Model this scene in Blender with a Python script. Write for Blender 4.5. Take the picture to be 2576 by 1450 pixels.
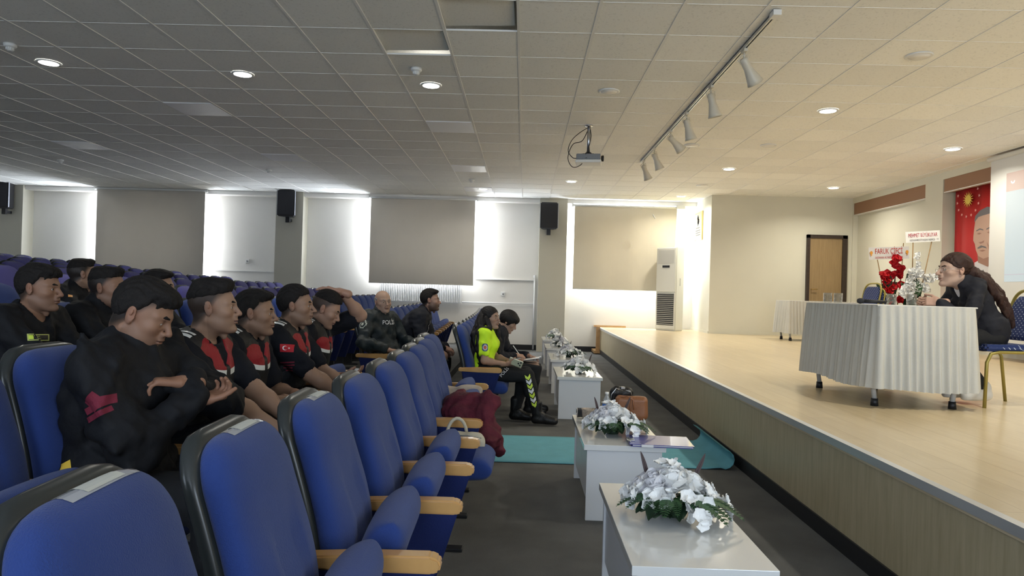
import bpy, bmesh, math, random
import numpy as np
from mathutils import Vector, Matrix, Euler, Quaternion
from mathutils.bvhtree import BVHTree

for o in list(bpy.data.objects):
    bpy.data.objects.remove(o)
scene = bpy.context.scene
C = scene.collection
PI = math.pi

# ------------------------------------------------------------------ camera
EYE = 1.36
FPX = 1730.0
roll = 0.028
r0 = Vector((math.cos(roll), 0, math.sin(roll)))
u0 = Vector((-math.sin(roll), 0, math.cos(roll)))
fw = (Vector((0, 1, 0)) - (30 / FPX) * r0 + (10 / FPX) * u0).normalized()
rt = (r0 - r0.dot(fw) * fw).normalized()
upv = rt.cross(fw).normalized()
cam_data = bpy.data.cameras.new('camera')
cam_data.sensor_width = 36.0
cam_data.lens = FPX / 2576 * 36.0
cam_data.clip_start = 0.05
cam_data.clip_end = 200
cam = bpy.data.objects.new('camera', cam_data)
C.objects.link(cam)
cam.matrix_world = Matrix(((rt.x, upv.x, -fw.x, 0), (rt.y, upv.y, -fw.y, 0), (rt.z, upv.z, -fw.z, EYE), (0, 0, 0, 1)))
scene.camera = cam

# ------------------------------------------------------------------ light and exposure
scene.view_settings.view_transform = 'Standard'
scene.view_settings.look = 'None'
scene.view_settings.gamma = 1.0
scene.view_settings.use_curve_mapping = False
scene.view_settings.exposure = 0.30
SKY = 3.0
world = bpy.data.worlds.new('world')
scene.world = world
world.use_nodes = True
wb = world.node_tree.nodes['Background']
wb.inputs[0].default_value = (0.72, 0.84, 1.0, 1)
wb.inputs[1].default_value = SKY


def area(name, loc, rot, sx, sy, power, color, spread=None, shape='RECTANGLE'):
    d = bpy.data.lights.new(name, 'AREA')
    d.shape = shape
    d.size = sx
    if shape in ('RECTANGLE', 'ELLIPSE'):
        d.size_y = sy
    d.energy = power
    d.color = color
    if spread is not None:
        d.spread = spread
    o = bpy.data.objects.new(name, d)
    o.location = loc
    o.rotation_euler = rot
    C.objects.link(o)
    return o


# daylight entering by the three windows of the far wall (behind the roller blinds)
WIN = [(-10.1, -7.7, 1.45, 3.15), (-3.65, -1.2, 1.75, 3.3), (1.3, 3.35, 1.75, 3.25)]
for i, (xa, xb, za, zb) in enumerate(WIN):
    area('window_and_fill_daylight', ((xa + xb) / 2, 16.34, (za + zb) / 2), (-PI / 2, 0, 0), xb - xa - .1, zb - za - .1,
         [420, 440, 300][i], (.80, .88, 1.0))
# added fill daylight at assumed, unseen windows in the wall behind the photographer
for xc, p in ((-6.0, 50), (-1.2, 70), (3.2, 80)):
    area('window_and_fill_daylight', (xc, -3.05, 2.1), (PI / 2, 0, 0), 2.2, 1.5, p, (.72, .84, 1.0))

# ------------------------------------------------------------------ helpers
MATS = {}


def mat(name, color=(.5, .5, .5), rough=.6, metal=0.0, bump=0.0, bscale=60, var=0.0, vscale=8, sheen=0, emit=None, estr=0,
        trans=0, alpha=1, coat=0, spec=.5, ior=1.45, attr=False):
    if name in MATS:
        return MATS[name]
    m = bpy.data.materials.new(name)
    m.use_nodes = True
    nt = m.node_tree
    b = nt.nodes['Principled BSDF']
    b.inputs['Base Color'].default_value = (*color, 1)
    b.inputs['Roughness'].default_value = rough
    b.inputs['Metallic'].default_value = metal
    b.inputs['Sheen Weight'].default_value = sheen
    b.inputs['Transmission Weight'].default_value = trans
    b.inputs['Coat Weight'].default_value = coat
    b.inputs['Specular IOR Level'].default_value = spec
    b.inputs['IOR'].default_value = ior
    b.inputs['Alpha'].default_value = alpha
    if emit:
        b.inputs['Emission Color'].default_value = (*emit, 1)
        b.inputs['Emission Strength'].default_value = estr
    tc = nt.nodes.new('ShaderNodeTexCoord')
    col_out = None
    if attr:
        a = nt.nodes.new('ShaderNodeAttribute')
        a.attribute_name = 'Col'
        col_out = a.outputs['Color']
        nt.links.new(col_out, b.inputs['Base Color'])
    if var > 0:
        n = nt.nodes.new('ShaderNodeTexNoise')
        n.inputs['Scale'].default_value = vscale
        n.inputs['Detail'].default_value = 5
        nt.links.new(tc.outputs['Object'], n.inputs['Vector'])
        mr = nt.nodes.new('ShaderNodeMapRange')
        mr.inputs['From Min'].default_value = .3
        mr.inputs['From Max'].default_value = .7
        mr.inputs['To Min'].default_value = 1 - var
        mr.inputs['To Max'].default_value = 1 + var
        nt.links.new(n.outputs['Fac'], mr.inputs['Value'])
        mx = nt.nodes.new('ShaderNodeMix')
        mx.data_type = 'RGBA'
        mx.blend_type = 'MULTIPLY'
        mx.inputs['Factor'].default_value = 1
        if col_out:
            nt.links.new(col_out, mx.inputs['A'])
        else:
            mx.inputs['A'].default_value = (*color, 1)
        nt.links.new(mr.outputs['Result'], mx.inputs['B'])
        nt.links.new(mx.outputs['Result'], b.inputs['Base Color'])
    if bump > 0:
        n2 = nt.nodes.new('ShaderNodeTexNoise')
        n2.inputs['Scale'].default_value = bscale
        n2.inputs['Detail'].default_value = 3
        nt.links.new(tc.outputs['Object'], n2.inputs['Vector'])
        bp = nt.nodes.new('ShaderNodeBump')
        bp.inputs['Strength'].default_value = bump
        bp.inputs['Distance'].default_value = .01
        nt.links.new(n2.outputs['Fac'], bp.inputs['Height'])
        nt.links.new(bp.outputs['Normal'], b.inputs['Normal'])
    MATS[name] = m
    return m


def obj(name, me, m=None, parent=None, smooth=False):
    if isinstance(me, bmesh.types.BMesh):
        bm = me
        me = bpy.data.meshes.new(name)
        bm.to_mesh(me)
        bm.free()
    if m is not None:
        if isinstance(m, (list, tuple)):
            for q in m:
                me.materials.append(q)
        else:
            me.materials.append(m)
    if smooth:
        me.polygons.foreach_set('use_smooth', [True] * len(me.polygons))
    o = bpy.data.objects.new(name, me)
    C.objects.link(o)
    if parent is not None:
        o.parent = parent
    return o


def tag(o, label=None, cat=None, group=None, kind=None):
    if label:
        o['label'] = label
    if cat:
        o['category'] = cat
    if group:
        o['group'] = group
    if kind:
        o['kind'] = kind
    return o


def thing(name, label, cat, loc=(0, 0, 0), rz=0.0, group=None):
    o = bpy.data.objects.new(name, None)
    o.empty_display_size = .1
    C.objects.link(o)
    o.location = loc
    o.rotation_euler = (0, 0, rz)
    return tag(o, label, cat, group)


def kids(o, table):
    return table.get(o, [])


def copy_tree(o, parent=None, children=None):
    c = o.copy()
    C.objects.link(c)
    if parent is not None:
        c.parent = parent
    for ch in (children if children is not None else list(o.children)):
        copy_tree(ch, c)
    return c


def bx(bm, x0, x1, y0, y1, z0, z1, bev=0, seg=2, mi=0):
    vs = [bm.verts.new((x, y, z)) for x in (x0, x1) for y in (y0, y1) for z in (z0, z1)]
    fs = []
    for q in ((0, 1, 3, 2), (4, 6, 7, 5), (0, 4, 5, 1), (2, 3, 7, 6), (0, 2, 6, 4), (1, 5, 7, 3)):
        f = bm.faces.new([vs[i] for i in q])
        f.material_index = mi
        fs.append(f)
    if bev > 0:
        es = list({e for f in fs for e in f.edges})
        r = bmesh.ops.bevel(bm, geom=es, offset=bev, segments=seg, affect='EDGES', profile=.5)
        for f in r['faces']:
            f.material_index = mi
    return vs


def box(name, x0, x1, y0, y1, z0, z1, m, parent=None, bev=0, seg=2):
    bm = bmesh.new()
    bx(bm, x0, x1, y0, y1, z0, z1, bev, seg)
    return obj(name, bm, m, parent)


def prism(bm, pts, axis, a, b, bev=0, mi=0):
    """extrude a 2D polygon along axis; pts are the two other coordinates in order"""
    def mk(p, t):
        if axis == 'x':
            return (t, p[0], p[1])
        if axis == 'y':
            return (p[0], t, p[1])
        return (p[0], p[1], t)
    va = [bm.verts.new(mk(p, a)) for p in pts]
    vb = [bm.verts.new(mk(p, b)) for p in pts]
    n = len(pts)
    fs = [bm.faces.new(va), bm.faces.new(list(reversed(vb)))]
    for i in range(n):
        fs.append(bm.faces.new((va[i], vb[i], vb[(i + 1) % n], va[(i + 1) % n])))
    for f in fs:
        f.material_index = mi
    bmesh.ops.recalc_face_normals(bm, faces=fs)
    if bev > 0:
        es = list({e for f in fs for e in f.edges})
        bmesh.ops.bevel(bm, geom=es, offset=bev, segments=2, affect='EDGES')
    return fs


def tube(bm, pts, r, seg=8, cap=True, mi=0):
    """tube along a polyline; r number or list"""
    pts = [Vector(p) for p in pts]
    n = len(pts)
    rr = r if isinstance(r, (list, tuple)) else [r] * n
    rings = []
    prev = None
    for i, p in enumerate(pts):
        d = (pts[min(i + 1, n - 1)] - pts[max(i - 1, 0)])
        if d.length < 1e-9:
            d = Vector((0, 0, 1))
        d.normalize()
        if prev is None:
            a = Vector((0, 0, 1)) if abs(d.z) < .9 else Vector((1, 0, 0))
            s = d.cross(a).normalized()
        else:
            s = (prev - prev.dot(d) * d)
            s = s.normalized() if s.length > 1e-6 else d.orthogonal().normalized()
        prev = s
        t = d.cross(s)
        rings.append([bm.verts.new(p + rr[i] * (math.cos(2 * PI * k / seg) * s + math.sin(2 * PI * k / seg) * t)) for k in range(seg)])
    for a, b in zip(rings[:-1], rings[1:]):
        for k in range(seg):
            f = bm.faces.new((a[k], a[(k + 1) % seg], b[(k + 1) % seg], b[k]))
            f.smooth = True
            f.material_index = mi
    if cap:
        bm.faces.new(list(reversed(rings[0]))).material_index = mi
        bm.faces.new(rings[-1]).material_index = mi


def lathe(bm, prof, seg=24, center=(0, 0, 0), mi=0, cap=True):
    """prof: list of (r,z)"""
    cx, cy, cz = center
    rings = []
    for r, z in prof:
        if r < 1e-5:
            rings.append([bm.verts.new((cx, cy, cz + z))])
        else:
            rings.append([bm.verts.new((cx + r * math.cos(2 * PI * k / seg), cy + r * math.sin(2 * PI * k / seg), cz + z)) for k in range(seg)])
    for a, b in zip(rings[:-1], rings[1:]):
        for k in range(seg):
            k2 = (k + 1) % seg
            if len(a) == 1 and len(b) == 1:
                continue
            if len(a) == 1:
                f = bm.faces.new((a[0], b[k2], b[k]))
            elif len(b) == 1:
                f = bm.faces.new((a[k], a[k2], b[0]))
            else:
                f = bm.faces.new((a[k], a[k2], b[k2], b[k]))
            f.smooth = True
            f.material_index = mi
    if cap:
        for q in (rings[0], rings[-1]):
            if len(q) > 2:
                try:
                    f = bm.faces.new(q)
                    f.material_index = mi
                except ValueError:
                    pass


def loft(bm, rings, cap=True, closed=True, mi=0, smooth=True):
    rv = [[bm.verts.new(p) for p in ring] for ring in rings]
    n = len(rv[0])
    for a, b in zip(rv[:-1], rv[1:]):
        for k in range(n if closed else n - 1):
            k2 = (k + 1) % n
            f = bm.faces.new((a[k], a[k2], b[k2], b[k]))
            f.smooth = smooth
            f.material_index = mi
    if cap:
        for q in (list(reversed(rv[0])), rv[-1]):
            f = bm.faces.new(q)
            f.smooth = smooth
            f.material_index = mi
    return rv


def text_mesh(s, size, extrude=0.0, align='CENTER', res=3):
    cu = bpy.data.curves.new('lettering', 'FONT')
    cu.body = s
    cu.size = size
    cu.extrude = extrude
    cu.align_x = align
    cu.align_y = 'CENTER'
    cu.resolution_u = res
    o = bpy.data.objects.new('lettering', cu)
    C.objects.link(o)
    bpy.context.view_layer.update()
    dg = bpy.context.evaluated_depsgraph_get()
    me = bpy.data.meshes.new_from_object(o.evaluated_get(dg))
    bpy.data.objects.remove(o)
    return me


def flat_text(name, s, size, m, parent, mtx, sx=1.0, bold=0.0):
    me = text_mesh(s, size)
    me.materials.clear()
    if bold:
        pass
    for v in me.vertices:
        v.co = mtx @ Vector((v.co.x * sx, v.co.y, 0))
    return obj(name, me, m, parent)


random.seed(7)
# ------------------------------------------------------------------ room materials
def brick_lines(name, base, rough=.5, **kw):
    return mat(name, base, rough, **kw)


M_wall = mat('painted plaster', (.78, .76, .72), .75, bump=.15, bscale=90, var=.02, vscale=1.5)
M_wall_cream = mat('cream painted plaster', (.68, .655, .545), .6, bump=.1, bscale=90, var=.02, vscale=1.5)
M_wall_pillar = mat('greige painted plaster', (.50, .48, .40), .7, bump=.15, bscale=90, var=.02, vscale=2)
M_black = mat('black plastic', (.012, .012, .014), .45)
M_white_pl = mat('white plastic', (.75, .75, .72), .35)
M_white_metal = mat('white enamel', (.78, .78, .78), .3)


def ceiling_mat():
    m = mat('mineral fibre tile', (.90, .89, .84), .8, bump=.25, bscale=180)
    nt = m.node_tree
    b = nt.nodes['Principled BSDF']
    tc = nt.nodes.new('ShaderNodeTexCoord')
    mp = nt.nodes.new('ShaderNodeMapping')
    mp.inputs['Location'].default_value = (.105, -5.12, 0)
    nt.links.new(tc.outputs['Object'], mp.inputs['Vector'])
    dv = nt.nodes.new('ShaderNodeVectorMath')
    dv.operation = 'DIVIDE'
    dv.inputs[1].default_value = (.62, .62, 100)
    nt.links.new(mp.outputs['Vector'], dv.inputs[0])
    fl = nt.nodes.new('ShaderNodeVectorMath')
    fl.operation = 'FLOOR'
    nt.links.new(dv.outputs['Vector'], fl.inputs[0])
    wn = nt.nodes.new('ShaderNodeTexWhiteNoise')
    nt.links.new(fl.outputs['Vector'], wn.inputs['Vector'])
    mr = nt.nodes.new('ShaderNodeMapRange')
    mr.inputs['To Min'].default_value = .93
    mr.inputs['To Max'].default_value = 1.03
    nt.links.new(wn.outputs['Value'], mr.inputs['Value'])
    # tiny pinholes
    vz = nt.nodes.new('ShaderNodeTexNoise')
    vz.inputs['Scale'].default_value = 55
    nt.links.new(tc.outputs['Object'], vz.inputs['Vector'])
    mr2 = nt.nodes.new('ShaderNodeMapRange')
    mr2.inputs['From Min'].default_value = .3
    mr2.inputs['From Max'].default_value = .42
    mr2.inputs['To Min'].default_value = .86
    mr2.inputs['To Max'].default_value = 1
    nt.links.new(vz.outputs['Fac'], mr2.inputs['Value'])
    mu = nt.nodes.new('ShaderNodeMath')
    mu.operation = 'MULTIPLY'
    nt.links.new(mr.outputs['Result'], mu.inputs[0])
    nt.links.new(mr2.outputs['Result'], mu.inputs[1])
    mx = nt.nodes.new('ShaderNodeMix')
    mx.data_type = 'RGBA'
    mx.blend_type = 'MULTIPLY'
    mx.inputs['Factor'].default_value = 1
    mx.inputs['A'].default_value = (.90, .89, .84, 1)
    nt.links.new(mu.outputs[0], mx.inputs['B'])
    nt.links.new(mx.outputs['Result'], b.inputs['Base Color'])
    return m


M_ceil = ceiling_mat()
M_carpet = mat('dark grey carpet', (.12, .12, .115), .95, bump=.6, bscale=220, var=.18, vscale=3)


def plank_mat(name, c1, c2, rough, vertical=False, sc=(1, 6, 1), coat=0.0, joint=True):
    m = bpy.data.materials.new(name)
    m.use_nodes = True
    nt = m.node_tree
    b = nt.nodes['Principled BSDF']
    b.inputs['Roughness'].default_value = rough
    b.inputs['Coat Weight'].default_value = coat
    b.inputs['Coat Roughness'].default_value = .15
    tc = nt.nodes.new('ShaderNodeTexCoord')
    mp = nt.nodes.new('ShaderNodeMapping')
    mp.inputs['Scale'].default_value = sc
    nt.links.new(tc.outputs['Object'], mp.inputs['Vector'])
    n = nt.nodes.new('ShaderNodeTexNoise')
    n.inputs['Scale'].default_value = 2.2
    n.inputs['Detail'].default_value = 8
    n.inputs['Roughness'].default_value = .65
    nt.links.new(mp.outputs['Vector'], n.inputs['Vector'])
    cr = nt.nodes.new('ShaderNodeValToRGB')
    cr.color_ramp.elements[0].position = .32
    cr.color_ramp.elements[0].color = (*c1, 1)
    cr.color_ramp.elements[1].position = .68
    cr.color_ramp.elements[1].color = (*c2, 1)
    nt.links.new(n.outputs['Fac'], cr.inputs['Fac'])
    last = cr.outputs['Color']
    if joint:
        br = nt.nodes.new('ShaderNodeTexBrick')
        br.inputs['Scale'].default_value = 1
        br.inputs['Brick Width'].default_value = 1.3
        br.inputs['Row Height'].default_value = .19
        br.inputs['Mortar Size'].default_value = .0018
        br.inputs['Color1'].default_value = (1, 1, 1, 1)
        br.inputs['Color2'].default_value = (.93, .93, .93, 1)
        br.inputs['Mortar'].default_value = (.68, .62, .55, 1)
        rotm = nt.nodes.new('ShaderNodeMapping')
        rotm.inputs['Rotation'].default_value = (0, 0, PI / 2)
        nt.links.new(tc.outputs['Object'], rotm.inputs['Vector'])
        nt.links.new(rotm.outputs['Vector'], br.inputs['Vector'])
        mx = nt.nodes.new('ShaderNodeMix')
        mx.data_type = 'RGBA'
        mx.blend_type = 'MULTIPLY'
        mx.inputs['Factor'].default_value = 1
        nt.links.new(last, mx.inputs['A'])
        nt.links.new(br.outputs['Color'], mx.inputs['B'])
        last = mx.outputs['Result']
    nt.links.new(last, b.inputs['Base Color'])
    MATS[name] = m
    return m


M_stage = plank_mat('pale laminate planks', (.62, .49, .30), (.70, .57, .37), .3, sc=(9, .9, 1), coat=.25)
M_stage_front = plank_mat('oak laminate cladding', (.36, .30, .18), (.47, .40, .26), .4, sc=(1, 14, 1.2), joint=False)
M_door = plank_mat('oak veneer', (.25, .165, .075), (.33, .225, .11), .4, sc=(14, 1, 1), joint=False)
M_dark_wood = mat('dark brown wood', (.035, .022, .016), .45, var=.2, vscale=20)
M_brown_box = mat('brown painted valance', (.30, .16, .09), .5)
M_alu = mat('aluminium edge', (.62, .64, .66), .35, metal=.8)
M_steel = mat('steel', (.55, .55, .56), .3, metal=1)

X_L, Y_N, Y_F = -13.5, -3.0, 16.2
CEIL = 3.53
ST = .59           # stage height
XS = 1.75          # stage edge
RISE = [0, .11, .22, .32, .41, .50, .585, .67, .75, .83, .90, .97]


def row_x(i, y):
    """x of the top of the seat backs of row i"""
    if y < 6.3:
        base = -.60 - .02 * (y - 3.4) ** 2 if i == 0 else -.62
    else:
        base = -.60 - .004 * (y - 7.1) ** 2
    return base - 1.06 * i + (0.0 if i == 0 else .02)


# floor: flat front part and the shallow steps that carry the rows of seats (one mesh)
bm = bmesh.new()
prev_x, z = 8.2, 0
prof = [(8.2, 0)]
for i in range(1, 12):
    xe = -.62 - 1.06 * i + .60
    prof.append((xe, RISE[i - 1]))
    prof.append((xe, RISE[i]))
prof.append((X_L - .2, RISE[11]))
prof += [(X_L - .2, -.25), (8.2, -.25)]
prism(bm, prof, 'y', Y_N - .2, Y_F + .2)
fl = tag(obj('floor', bm, M_carpet), kind='structure')

# ceiling with a few tiles lifted out of the grid
G = .62
gx0, gy0 = -.105, 5.12
holes = {(-1, 0), (-2, 1)}      # (column, row) of the two displaced tiles
nx0, nx1 = int((X_L - gx0) // G) - 1, int((8.2 - gx0) // G) + 1
ny0, ny1 = int((Y_N - gy0) // G) - 1, int((Y_F - gy0) // G) + 1
bm = bmesh.new()
vg = {}


def cv(i, j):
    if (i, j) not in vg:
        vg[(i, j)] = bm.verts.new((gx0 + G * i, gy0 + G * j, CEIL + .006))
    return vg[(i, j)]


for i in range(nx0, nx1 + 1):
    for j in range(ny0, ny1 + 1):
        if (i, j) in holes:
            continue
        bm.faces.new((cv(i, j), cv(i, j + 1), cv(i + 1, j + 1), cv(i + 1, j)))
bx(bm, X_L - .5, 8.7, Y_N - .5, Y_F + .6, CEIL + .35, CEIL + .5)
tag(obj('ceiling', bm, M_ceil), kind='structure')
# the T-bars, one trim mesh
M_tbar = mat('white T-bar', (.84, .83, .79), .6)
bm = bmesh.new()
for i in range(nx0, nx1 + 2):
    x = gx0 + G * i
    w = .012
    bx(bm, x - w, x + w, Y_N, Y_F + .1, CEIL - .000, CEIL + .02)
for j in range(ny0, ny1 + 2):
    y = gy0 + G * j
    bx(bm, X_L, 8.1, y - .004, y + .004, CEIL + .003, CEIL + .018)
tag(obj('trim_1', bm, M_tbar), kind='structure')
M_gap = mat('dark ceiling void', (.03, .03, .032), .9)
for (i, j) in holes:            # the tile itself, tipped up inside the void
    bm = bmesh.new()
    bx(bm, 0, G - .03, 0, G - .03, 0, .015)
    o = obj('ceiling_tile', bm, M_ceil)
    o.location = (gx0 + G * i - .002, gy0 + G * j + .02, CEIL + .018)
    o.rotation_euler = (math.radians(2.0), math.radians(-1.2), 0)
    tag(o, 'ceiling tile tipped up in its grid opening, ' + ('the one nearer the camera' if j == 0 else 'the one nearer the smoke detector'), 'ceiling tile')

# walls
def wall(name, *b, m=M_wall):
    return tag(box(name, *b, m), kind='structure')


# far wall with window openings
bm = bmesh.new()
xs = X_L - .2
for (xa, xb, za, zb) in WIN:
    bx(bm, xs, xa, Y_F, Y_F + .3, -.2, CEIL + .3)
    bx(bm, xa, xb, Y_F, Y_F + .3, -.2, za)
    bx(bm, xa, xb, Y_F, Y_F + .3, zb, CEIL + .3)
    xs = xb
bx(bm, xs, 4.2, Y_F, Y_F + .3, -.2, CEIL + .3)
tag(obj('wall_far', bm, M_wall), kind='structure')
M_glass = mat('window glass', (.9, .95, 1), .05, trans=1, ior=1.0)
for k, (xa, xb, za, zb) in enumerate(WIN):
    t = thing('window_%d' % (k + 1), None, None, ((xa + xb) / 2, Y_F + .2, za))
    t['kind'] = 'structure'
    w, h = xb - xa, zb - za
    bm = bmesh.new()
    bx(bm, -w / 2, w / 2, -.03, .03, 0, .06)
    bx(bm, -w / 2, w / 2, -.03, .03, h - .06, h)
    for q in (-w / 2, -.03, w / 2 - .06):
        bx(bm, q, q + .06, -.03, .03, .06, h - .06)
    obj('window_frame', bm, M_white_pl, t)
    bm = bmesh.new()
    bx(bm, -w / 2 + .06, w / 2 - .06, .19, .194, .06, h - .06)
    obj('pane', bm, M_glass, t)
# pillars standing out of the far wall, and the beam between them
for k, (xa, xb) in enumerate(((-12.6, -11.75), (-5.8, -5.17), (.32, .95))):
    wall('wall_pillar_' + ('left', 'middle', 'right')[k], xa, xb, Y_F - .36, Y_F, -.2, CEIL + .3, m=M_wall_pillar)
wall('wall_stub', 3.93, 4.1, 14.65, Y_F + .3, -.2, CEIL + .3, m=M_wall_cream)
wall('wall_stage_side', 4.1, 8.2, 14.65, 14.85, -.2, CEIL + .3, m=M_wall_cream)
wall('wall_left', X_L - .2, X_L, Y_N - .2, Y_F + .2, -.2, CEIL + .3)
# wall behind the photographer; its window openings are assumed, added to let fill in
bm = bmesh.new()
xs = X_L - .2
for xc in (-6.0, -1.2, 3.2):
    bx(bm, xs, xc - 1.2, Y_N - .3, Y_N, -.2, CEIL + .3)
    bx(bm, xc - 1.2, xc + 1.2, Y_N - .3, Y_N, -.2, 1.3)
    bx(bm, xc - 1.2, xc + 1.2, Y_N - .3, Y_N, 2.95, CEIL + .3)
    xs = xc + 1.2
bx(bm, xs, 8.2, Y_N - .3, Y_N, -.2, CEIL + .3)
tag(obj('wall_near', bm, M_wall), kind='structure')

# right wall behind the stage: two niches under brown valances
bm = bmesh.new()
XR = 6.9
bx(bm, XR + .24, XR + .5, Y_N, 14.7, -.2, CEIL + .3)
bx(bm, XR, XR + .24, 14.62, 14.7, -.2, CEIL + .3)
bx(bm, XR, XR + .24, 11.52, 12.02, -.2, CEIL + .3)
bx(bm, XR, XR + .24, Y_N, 4.6, -.2, CEIL + .3)
bx(bm, XR, XR + .24, 4.6, 11.52, 3.42, CEIL + .3)
bx(bm, XR, XR + .24, 12.02, 14.62, 3.42, CEIL + .3)
bx(bm, XR + .10, XR + .24, 12.02, 14.62, ST, 3.2)
tag(obj('wall_right', bm, M_wall_cream), kind='structure')
tag(box('trim_2', XR + .01, XR + .1, 12.03, 14.61, 3.18, 3.42, M_brown_box), kind='structure')
bm = bmesh.new()
bx(bm, XR + .01, XR + .06, 4.7, 11.5, 3.21, 3.42)
bx(bm, XR + .06, XR + .2, 4.7, 11.5, 3.21, 3.23)
tag(obj('trim_3', bm, M_brown_box), kind='structure')
tag(box('trim_4', XR + .0, XR + .1, 12.03, 14.61, 3.165, 3.18, M_white_pl), kind='structure')
tag(box('trim_5', XR + .0, XR + .06, 4.7, 11.5, 3.195, 3.21, M_white_pl), kind='structure')

# stage
bm = bmesh.new()
bx(bm, XS, 8.2, -2.9, Y_F - .01, ST - .05, ST)
bm2 = bmesh.new()
tag(obj('stage_floor', bm, M_stage), kind='structure')
bm = bmesh.new()
bx(bm, XS + .012, XS + .06, -2.9, Y_F - .01, .10, ST - .05)
tag(obj('stage_front', bm, M_stage_front), kind='structure')
tag(box('trim_6', XS - .012, XS + .03, -2.9, Y_F - .3, ST - .035, ST + .006, M_alu), kind='structure')
tag(box('baseboard_stage', XS, XS + .06, -2.9, Y_F - .01, 0, .10, M_black), kind='structure')
tag(box('baseboard_far', -1.6, XS, Y_F - .02, Y_F, 0, .12, M_black), kind='structure')
tag(box('baseboard_stage_side', 3.93, XR, 14.635, 14.65, ST, ST + .05, M_wall_cream), kind='structure')
tag(box('baseboard_stub', 3.915, 3.93, 14.65, Y_F, ST, ST + .05, M_wall_cream), kind='structure')
# small wooden return at the far end of the stage, against the window wall
M_oak = mat('varnished oak', (.50, .30, .13), .35, var=.12, vscale=14)
bm = bmesh.new()
bx(bm, 1.66, XS, 15.6, 15.64, 0.02, ST + .03)
bx(bm, 1.62, XS, 15.55, Y_F - .01, .02, .08)
bx(bm, 1.66, 2.4, Y_F - .1, Y_F - .01, ST, ST + .04)
tag(obj('trim_7', bm, M_oak), kind='structure')
# shallow ledges and cable ducts on the far wall
bm = bmesh.new()
bx(bm, -5.1, -11.7 + 6.6, Y_F - .02, Y_F, 1.6, 1.62)
bx(bm, -7.5, -5.8, Y_F - .025, Y_F, 1.66, 1.68)
bx(bm, -1.16, .24, Y_F - .025, Y_F, 1.625, 1.645)
tag(obj('trim_8', bm, M_white_pl), kind='structure')
# soffit ledge above the blinds
for k, (xa, xb) in enumerate(((-11.75, -5.8), (-5.17, .32), (.95, 3.93))):
    tag(box('trim_%d' % (9 + k), xa, xb, Y_F - .30, Y_F, 3.44, CEIL + .1, M_wall), kind='structure')

# door
t = thing('door_1', None, None, (6.36, 14.63, ST))
t['kind'] = 'structure'
bm = bmesh.new()
dw, dh = .42, 2.15
bx(bm, -dw, -dw + .06, -.05, .05, 0, dh)
bx(bm, dw - .1, dw, -.05, .05, 0, dh)
bx(bm, -dw, dw, -.05, .05, dh - .07, dh)
obj('door_frame', bm, M_dark_wood, t)
box('door_leaf', -dw + .06, dw - .1, -.02, .02, .01, dh - .07, M_door, t)
bm = bmesh.new()
tube(bm, [(-.31, -.02, 1.0), (-.31, -.07, 1.0), (-.2, -.075, 1.0)], .01)
lathe(bm, [(.025, -.006), (.025, .006)], 16, (0, 0, 0))
obj('door_handle', bm, mat('brass', (.6, .42, .18), .3, metal=1), t)

# door handle rose placed separately would be hidden; lamps follow
# ------------------------------------------------------------------ ceiling lamps
M_lamp_on = mat('lit diffuser', (1, 1, 1), .4, emit=(1.0, .97, .90), estr=14)
M_lamp_off = mat('unlit diffuser', (.80, .78, .74), .4)
lit = [(-4.84, 6.82, 'first from the left'), (-2.97, 7.05, 'second from the left'), (-1.05, 7.29, 'third, beside a smoke detector'),
       (3.42, 7.92, 'over the stage, right of the spotlight track'), (5.95, 9.73, 'the one nearest the projection screen'),
       (3.4, 11.65, 'over the stage, third counted from the far wall'), (5.9, 13.33, 'above the stage door'), (3.35, 14.96, 'in the corner above the tall cooler'),
       (.86, 13.35, 'far away, above the right loudspeaker'), (5.95, 6.1, 'added out of view above the speaker'), (3.4, 4.2, 'added out of view above the near end of the stage'), (5.95, 2.4, 'added out of view above the nearest corner of the stage'), (-.93, 14.61, 'tiny, above the middle blind')]  # the three out of view are added to brighten the near stage
unlit = [(.85, 7.36, 'left of the projector'), (3.41, 6.09, 'at the top right of the ceiling'), (3.4, 9.78, 'between two lit lamps above the stage'),
         (2.35, 9.89, 'faint, just right of the spotlight track'), (3.41, 13.44, 'small, near the stage corner')]


def make_lamp(on):
    t = thing('downlight', 'x', 'ceiling lamp')
    bm = bmesh.new()
    lathe(bm, [(.088, 0), (.105, -.004), (.112, .0), (.112, .01)], 32, cap=False)
    obj('rim', bm, M_white_pl, t)
    bm = bmesh.new()
    lathe(bm, [(.001, -.001), (.088, -.001), (.088, .012), (.001, .012)], 32)
    obj('diffuser', bm, M_lamp_on if on else M_lamp_off, t)
    return t


for on, table in ((True, lit), (False, unlit)):
    proto = make_lamp(on)
    first = True
    pk = list(proto.children)
    for (x, y, d) in table:
        o = proto if first else copy_tree(proto, children=pk)
        first = False
        o.location = (x, y, CEIL - .005)
        tag(o, ('lit' if on else 'unlit') + ' round recessed ceiling lamp, ' + d, 'ceiling lamp', 'recessed ceiling lamps')
        if on:
            warm = x > 2
            area('downlight_beam', (x, y, CEIL - .02), (0, 0, 0), .18, .18, 25 if warm else 13, (1.0, .94, .80) if warm else (1.0, .97, .86), spread=2.6, shape='DISK')

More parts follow.
